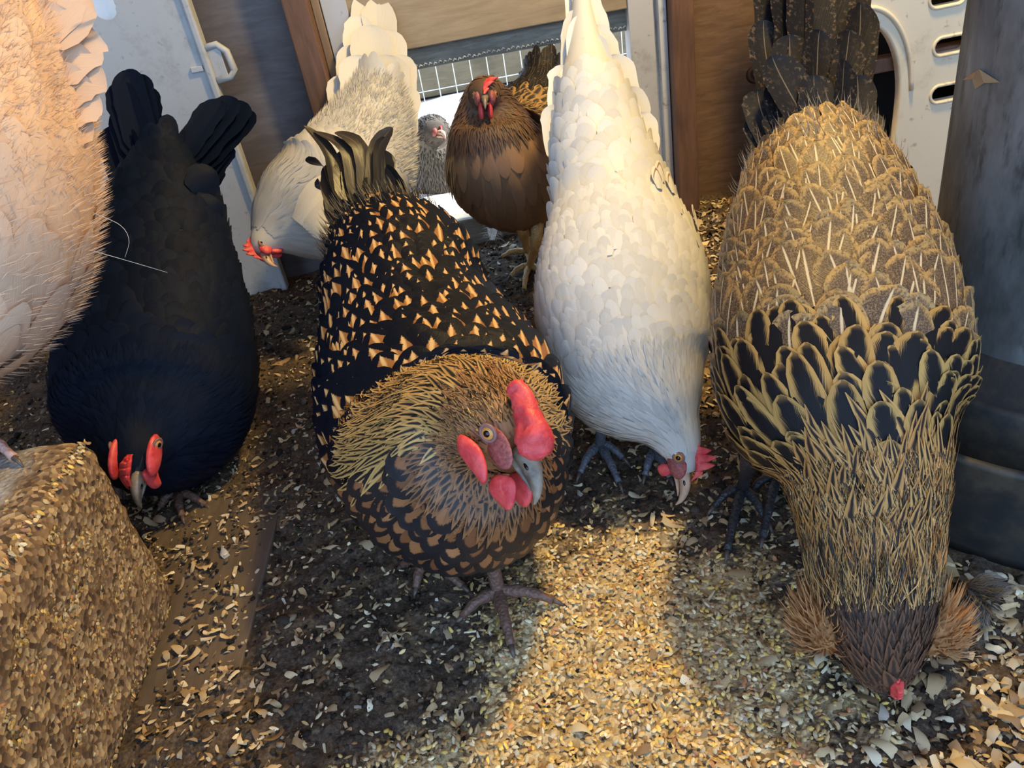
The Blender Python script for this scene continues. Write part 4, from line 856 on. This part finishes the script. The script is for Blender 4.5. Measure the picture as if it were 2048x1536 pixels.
# ------------------------------------------------------------------ black hen at the left
def black_hen():
    root = thing('black_hen', (-0.40, 0.78, 0.0), 'all black hen with forked tail behind the feed block', 'hen')
    lf = Loft(ST([(325, 300, .955, .03, .03, .03), (330, 380, .945, .060, .05, .06), (325, 500, .92, .078, .065, .08), (322, 620, .885, .095, .075, .1), (315, 740, .855, .103, .085, .105), (308, 835, .82, .095, .075, .095), (290, 885, .785, .060, .055, .062), (275, 910, .762, .034, .032, .035), (272, 930, .748, .022, .02, .022), (270, 955, .742, .013, .013, .013), (269, 970, .738, .003, .003, .003)]), (0.93, 0.36, 0))
    obj('body', lf.mesh('body', skin('black_underfeather', (0.010, 0.012, 0.016)), root.location), root)
    sp = spots(lf, 0.03, 0.74, 0, 360, 0.036, 0.024, 0.36, 0.62, lift=0.004); plumage(root, lf, sp, M_black, single=60)
    sp = spots(lf, 0.74, 0.99, 0, 360, 0.026, 0.007, 0.25, 0.7, lift=0.003); plumage(root, lf, sp, M_black, 'point', name='neck_plumage')
    for (x0, y0, x1, y1, w) in [(290, 330, 232, 165, .040), (295, 320, 250, 140, .044), (300, 320, 268, 150, .046), (305, 330, 285, 175, .044), (290, 350, 250, 210, .05), (270, 380, 225, 250, .05),
                                (350, 340, 470, 195, .046), (360, 350, 492, 205, .050), (370, 360, 505, 222, .046), (345, 340, 440, 200, .040), (375, 375, 480, 245, .046), (385, 390, 455, 290, .046), (385, 410, 430, 340, .046)]:
        quill(root, at(x0, y0, d=.935), at(x1, y1, d=.965), w, _r * .7 + _u * .2, (0, 0, 0), M_black, cup=0.14)
    for (x, y) in ((410, 350), (418, 410), (405, 470)):
        quill(root, at(x - 30, y + 30, d=.90), at(x + 22, y - 8, d=.92), .04, _u, (0, 0, 0), M_black, name='wing_feather', kind='round')
    h = Head(root, at(276, 895, d=.742), cdir(.05, -.90, .35), cdir(-.10, .38, .90), 1.25)
    h.face(f=8, u=2, l=15, rf=17, ru=9, rl=4, mat=M_flesh); h.beak(M_beak, f0=24, u0=-6, length=20); h.eye(f=0, u=4, l=17); h.comb(8, 32, 9, (7, 10, 9, 6), 5, flop=0.5, label='red comb'); h.wattle(f=22, u=-8, l=9, rf=8, ru=12, rl=3.5)
    leg(root, at(370, 930, d=.84), at(365, 965, d=.84), FU(362, 995) + np.array([0, 0, .006]), [FU(368, 1040), FU(325, 1020), FU(410, 1010)], M_legd, 0.006)
    leg(root, at(250, 900, d=.86), at(250, 940, d=.86), FU(250, 960) + np.array([0, 0, .006]), [FU(240, 1000), FU(280, 985)], M_legd, 0.006)
black_hen()

# ------------------------------------------------------------------ white hen at the back
def back_white_hen():
    root = thing('white_hen', (-0.17, 1.10, 0.0), 'cream white hen with raised tail by the left doorway post', 'hen', 'white hens')
    lf = Loft(ST([(755, 170, 1.125, .03, .03, .035), (740, 240, 1.12, .055, .052, .062), (705, 330, 1.105, .08, .074, .085), (660, 390, 1.085, .088, .086, .092), (600, 425, 1.065, .068, .070, .075), (558, 455, 1.05, .042, .045, .048), (535, 478, 1.04, .025, .025, .027), (524, 494, 1.034, .017, .017, .017), (519, 505, 1.03, .010, .010, .010)]), (-0.35, -0.93, 0.05))
    obj('body', lf.mesh('body', skin('cream_underfeather', (0.66, 0.61, 0.53)), root.location), root)
    sp = spots(lf, 0.03, 0.72, 0, 360, 0.038, 0.025, 0.36, 0.62, lift=0.004); plumage(root, lf, sp, M_offwhite, single=60)
    sp = spots(lf, 0.70, 0.95, 0, 360, 0.025, 0.007, 0.25, 0.7, lift=0.003); plumage(root, lf, sp, M_offwhite, 'point', name='neck_plumage')
    for (x0, y0, x1, y1, w, dd) in [(745, 230, 730, -20, .046, 1.135), (755, 230, 742, -30, .048, 1.14), (768, 230, 756, -5, .050, 1.135), (780, 240, 780, 60, .050, 1.13), (795, 260, 806, 110, .046, 1.125), (735, 240, 716, 30, .050, 1.125), (725, 260, 702, 90, .052, 1.115), (800, 290, 812, 170, .046, 1.115), (710, 290, 682, 150, .050, 1.105), (750, 250, 742, 50, .060, 1.11), (775, 270, 778, 110, .060, 1.105), (730, 280, 714, 110, .056, 1.095)]:
        quill(root, at(x0, y0, d=dd), at(x1, y1, d=dd + .012), w, _r + _fw * .2, (0, 0, 0), M_offwhite, cup=0.12)
    for k in range(6):
        quill(root, at(590 + k * 6, 440 + k * 4, d=.99), at(668 + k * 4, 350 + k * 22, d=1.0), .03, _u, _fw * -.008, M_offwhite, name='wing_feather', kind='round')
    fluff(root, lf, 9000, 0.0, 0.4, 0, 360, 0.014, M_offwhite, 0.0005, 0.45, 0.3)
    h = Head(root, at(523, 492, d=1.034), cdir(.42, -.82, .35), cdir(-.8, -.1, .5), 1.0)
    h.face(f=8, u=-1, l=8, rf=13, ru=9, rl=4, mat=M_flesh); h.beak(M_beakp, f0=17, length=20); h.eye(f=4, u=3, l=11.5); h.comb(-18, 24, 9, (8, 12, 14, 12, 8), 2.6, label='dark red comb with points'); h.wattle(f=12, u=-14, l=5, rf=6, ru=11, rl=2.5)
    leg(root, at(690, 470, d=1.08), at(690, 500, d=1.08), FU(690, 520), [FU(670, 535), FU(710, 535)], M_legs, 0.0055)
back_white_hen()

# ------------------------------------------------------------------ brown hen in the doorway
def brown_hen():
    root = thing('brown_hen', (0.05, 1.13, 0.0), 'brown hen standing in the bright doorway with floppy red comb', 'hen')
    lf = Loft(ST([(1085, 150, 1.21, .028, .03, .03), (1080, 210, 1.20, .06, .055, .06), (1062, 280, 1.165, .082, .07, .09), (1035, 325, 1.12, .088, .075, .095), (1003, 325, 1.07, .080, .075, .085), (985, 275, 1.045, .062, .062, .066), (978, 235, 1.035, .048, .048, .05), (973, 205, 1.02, .034, .034, .034), (970, 190, 1.005, .024, .024, .024), (968, 190, .988, .013, .013, .013), (968, 191, .980, .003, .003, .003)]), (0.95, 0.3, 0))
    obj('body', lf.mesh('body', skin('brown_underfeather', (0.09, 0.05, 0.03)), root.location), root)
    sp = spots(lf, 0.03, 0.30, -20, 200, 0.036, 0.022, 0.36, 0.62, lift=0.004); plumage(root, lf, sp, M_mottle, single=20, name='back_plumage')
    sp = spots(lf, 0.30, 0.50, -20, 200, 0.036, 0.022, 0.36, 0.62, lift=0.004); plumage(root, lf, sp, M_brownh, single=30)
    sp = spots(lf, 0.10, 0.80, 190, 350, 0.03, 0.018, 0.36, 0.62, lift=0.003); plumage(root, lf, sp, M_brownb, single=40, name='breast_plumage')
    sp = spots(lf, 0.48, 0.82, -10, 190, 0.04, 0.010, 0.22, 0.7, lift=0.005); plumage(root, lf, sp, M_brownh, 'point', name='neck_plumage')
    sp = spots(lf, 0.80, 0.95, 0, 360, 0.02, 0.007, 0.25, 0.7, lift=0.003); plumage(root, lf, sp, M_duskhead, 'point', name='head_plumage')
    for (x0, y0, x1, y1, w) in [(1085, 170, 1070, 105, .03), (1095, 170, 1092, 115, .03), (1075, 175, 1050, 140, .03), (1105, 180, 1110, 135, .03)]:
        quill(root, at(x0, y0, d=1.21), at(x1, y1, d=1.24), w, _r, (0, 0, 0), M_mottle)
    h = Head(root, at(970, 195, d=.998), cdir(.02, -.45, .9), cdir(-.05, .9, .4), 1.0)
    h.face(f=8, u=0, l=9, rf=11, ru=10, rl=5); h.beak(M_beak, f0=16, length=18); h.eye(f=6, u=4, l=13); h.comb(-18, 22, 10, (10, 17, 21, 20, 15, 9), 2.8, flop=1.1, label='floppy red comb'); h.wattle(f=14, u=-14, l=6, rf=6, ru=11, rl=3)
    leg(root, at(1035, 410, d=1.10), at(1045, 460, d=1.11), FU(1056, 512) + np.array([0, 0, .006]), [FU(1005, 518), FU(1062, 535), FU(1090, 515)], M_legy, 0.0062)
    leg(root, at(1075, 420, d=1.12), at(1072, 480, d=1.10), FU(1060, 540) + np.array([0, 0, .006]), [FU(1022, 558), FU(1048, 580), FU(1090, 560)], M_legy, 0.0062)
brown_hen()

# ------------------------------------------------------------------ buff hen on the block
def buff_hen():
    root = thing('buff_hen', (-0.44, 0.47, BZ), 'fluffy buff hen standing on the feed block at the left edge', 'hen')
    lf = Loft(ST([(-6, -105, .60, .03, .04, .03), (-26, 45, .585, .060, .062, .06), (-76, 205, .57, .085, .085, .085), (-136, 345, .555, .10, .108, .112), (-216, 445, .55, .11, .13, .125), (-326, 425, .55, .105, .11, .12), (-426, 315, .56, .075, .08, .085), (-466, 155, .565, .048, .05, .05), (-486, 35, .56, .034, .034, .034), (-516, -25, .555, .02, .02, .02)]), (-0.25, -0.95, 0.1))
    obj('body', lf.mesh('body', skin('buff_underfeather', (0.80, 0.56, 0.37)), root.location), root)
    sp = spots(lf, 0.02, 0.62, 0, 360, 0.050, 0.034, 0.30, 0.62, lift=0.005); plumage(root, lf, sp, M_buff, single=80)
    fluff(root, lf, 16000, 0.0, 0.6, 150, 400, 0.011, M_buff, 0.0002, 0.30, 0.35, base=0.004)
    for (x0, y0, x1, y1, w) in [(90, 90, 150, -70, .05), (196, -40, 216, 40, .014), (80, 80, 110, -100, .05), (50, 90, 50, -110, .05), (60, 150, 165, 40, .055), (60, 190, 185, 110, .05), (70, 220, 190, 175, .045), (60, 250, 180, 225, .045)]:
        quill(root, at(x0, y0, d=.555), at(x1, y1, d=.57), w, _r + _fw * .4, (0, 0, 0), M_buff if x1 != 216 else M_white)  # the single white quill is a lit buff tip, brightness put into its colour
    for pts in ([(185, 425), (240, 450), (258, 480), (250, 515)], [(180, 500), (250, 520), (335, 545)]):
        P = catmull([at(x, y, d=.56) for x, y in pts], 14); V, F = tube(P, np.linspace(.00024, .0001, 14), 5); obj('filoplume', mesh('filoplume', V - np.array(root.location), F, M_white), root)
    fb = lambda x, y: at(x, y, z=BZ + 0.006)
    leg(root, at(-40, 760, d=.53), at(-40, 830, d=.54), fb(-30, 880) + np.array([0, 0, .004]), [fb(28, 915), fb(-20, 950), fb(-80, 930)], M_legp, 0.0058)
    leg(root, at(-160, 740, d=.53), at(-160, 830, d=.54), fb(-150, 870) + np.array([0, 0, .004]), [fb(-110, 915), fb(-160, 950)], M_legp, 0.0058)
    h = Head(root, at(-410, -40, d=.557), cdir(-.9, -.2, .2), cdir(0, 1, .1), 1.0); h.face(); h.beak(M_beak); h.eye(); h.comb(); h.wattle()
buff_hen()

# ------------------------------------------------------------------ grey hen outside
def grey_hen():
    root = thing('grey_hen', (-0.08, 1.60, 0.02), 'fluffy grey hen outside in the sun beyond the doorway', 'hen')
    W = lambda x, y, Y, *r: (at(x, y, Y=Y), *r)
    lf = Loft([W(980, 380, 1.86, .03, .03, .03), W(950, 390, 1.80, .07, .06, .07), W(915, 400, 1.72, .085, .07, .09), W(890, 370, 1.64, .075, .07, .08), W(875, 320, 1.61, .055, .052, .056), W(865, 280, 1.59, .042, .042, .042), W(866, 262, 1.57, .034, .032, .034), W(874, 262, 1.55, .016, .016, .016)], (0.9, 0.4, 0))
    obj('body', lf.mesh('body', skin('grey_underfeather', (0.08, 0.065, 0.05)), root.location), root)
    sp = spots(lf, 0.03, 0.75, 0, 360, 0.034, 0.02, 0.36, 0.62, lift=0.005); plumage(root, lf, sp, M_greyhen)
    sp = spots(lf, 0.72, 0.97, 0, 360, 0.03, 0.009, 0.25, 0.7, lift=0.005); plumage(root, lf, sp, M_greyhen, 'point', name='neck_plumage')
    fluff(root, lf, 5000, 0.3, 0.99, 0, 360, 0.02, M_greyhen, 0.0008, 0.4, 0.2)
    h = Head(root, at(872, 266, Y=1.56), cdir(.6, -.25, .7), cdir(0, 1, 0), 1.1); h.face(f=6, u=0, l=9, rf=9, ru=8, rl=5); h.beak(M_beakp, length=18); h.eye(); h.comb(-4, 18, 8, (3, 4, 3), 3)
    leg(root, at(905, 420, Y=1.70), at(905, 430, Y=1.69), np.array([-0.06, 1.68, 0.03]), [np.array([-0.09, 1.64, 0.11]), np.array([-0.05, 1.63, 0.03])], M_legs)
grey_hen()

# ------------------------------------------------------------------ loose feathers
def loose(pts, w, mat, label, n_fl=0):
    P0, P1 = pts; r_ = tag(obj('loose_feather', None, None, P0), label, 'feather', 'loose feathers on the floor')
    quill(r_, P0, P1, w, np.cross(nrm(P1 - P0), (0, 0, 1)), (0, 0, .008), mat, name='vane', kind='round')
    q = Loft([(P0 * (1 - t) + P1 * t + np.array([0, 0, .004]), .003, .003, .003) for t in np.linspace(0, 1, 5)], np.cross(nrm(P1 - P0), (0, 0, 1)), 12)
    if n_fl: fluff(r_, q, n_fl, 0, .8, 0, 360, .02, mat, .0004, .8, 0.0, name='down')
loose((at(985, 480, z=.012), at(990, 435, z=.03)), .02, M_white, 'small white feather lying inside the doorway threshold', 150)
loose((at(1985, 1215, z=.012), at(1915, 1175, z=.016)), .016, M_greyfl, 'fluffy grey feather on shavings below the feeder tray', 700)
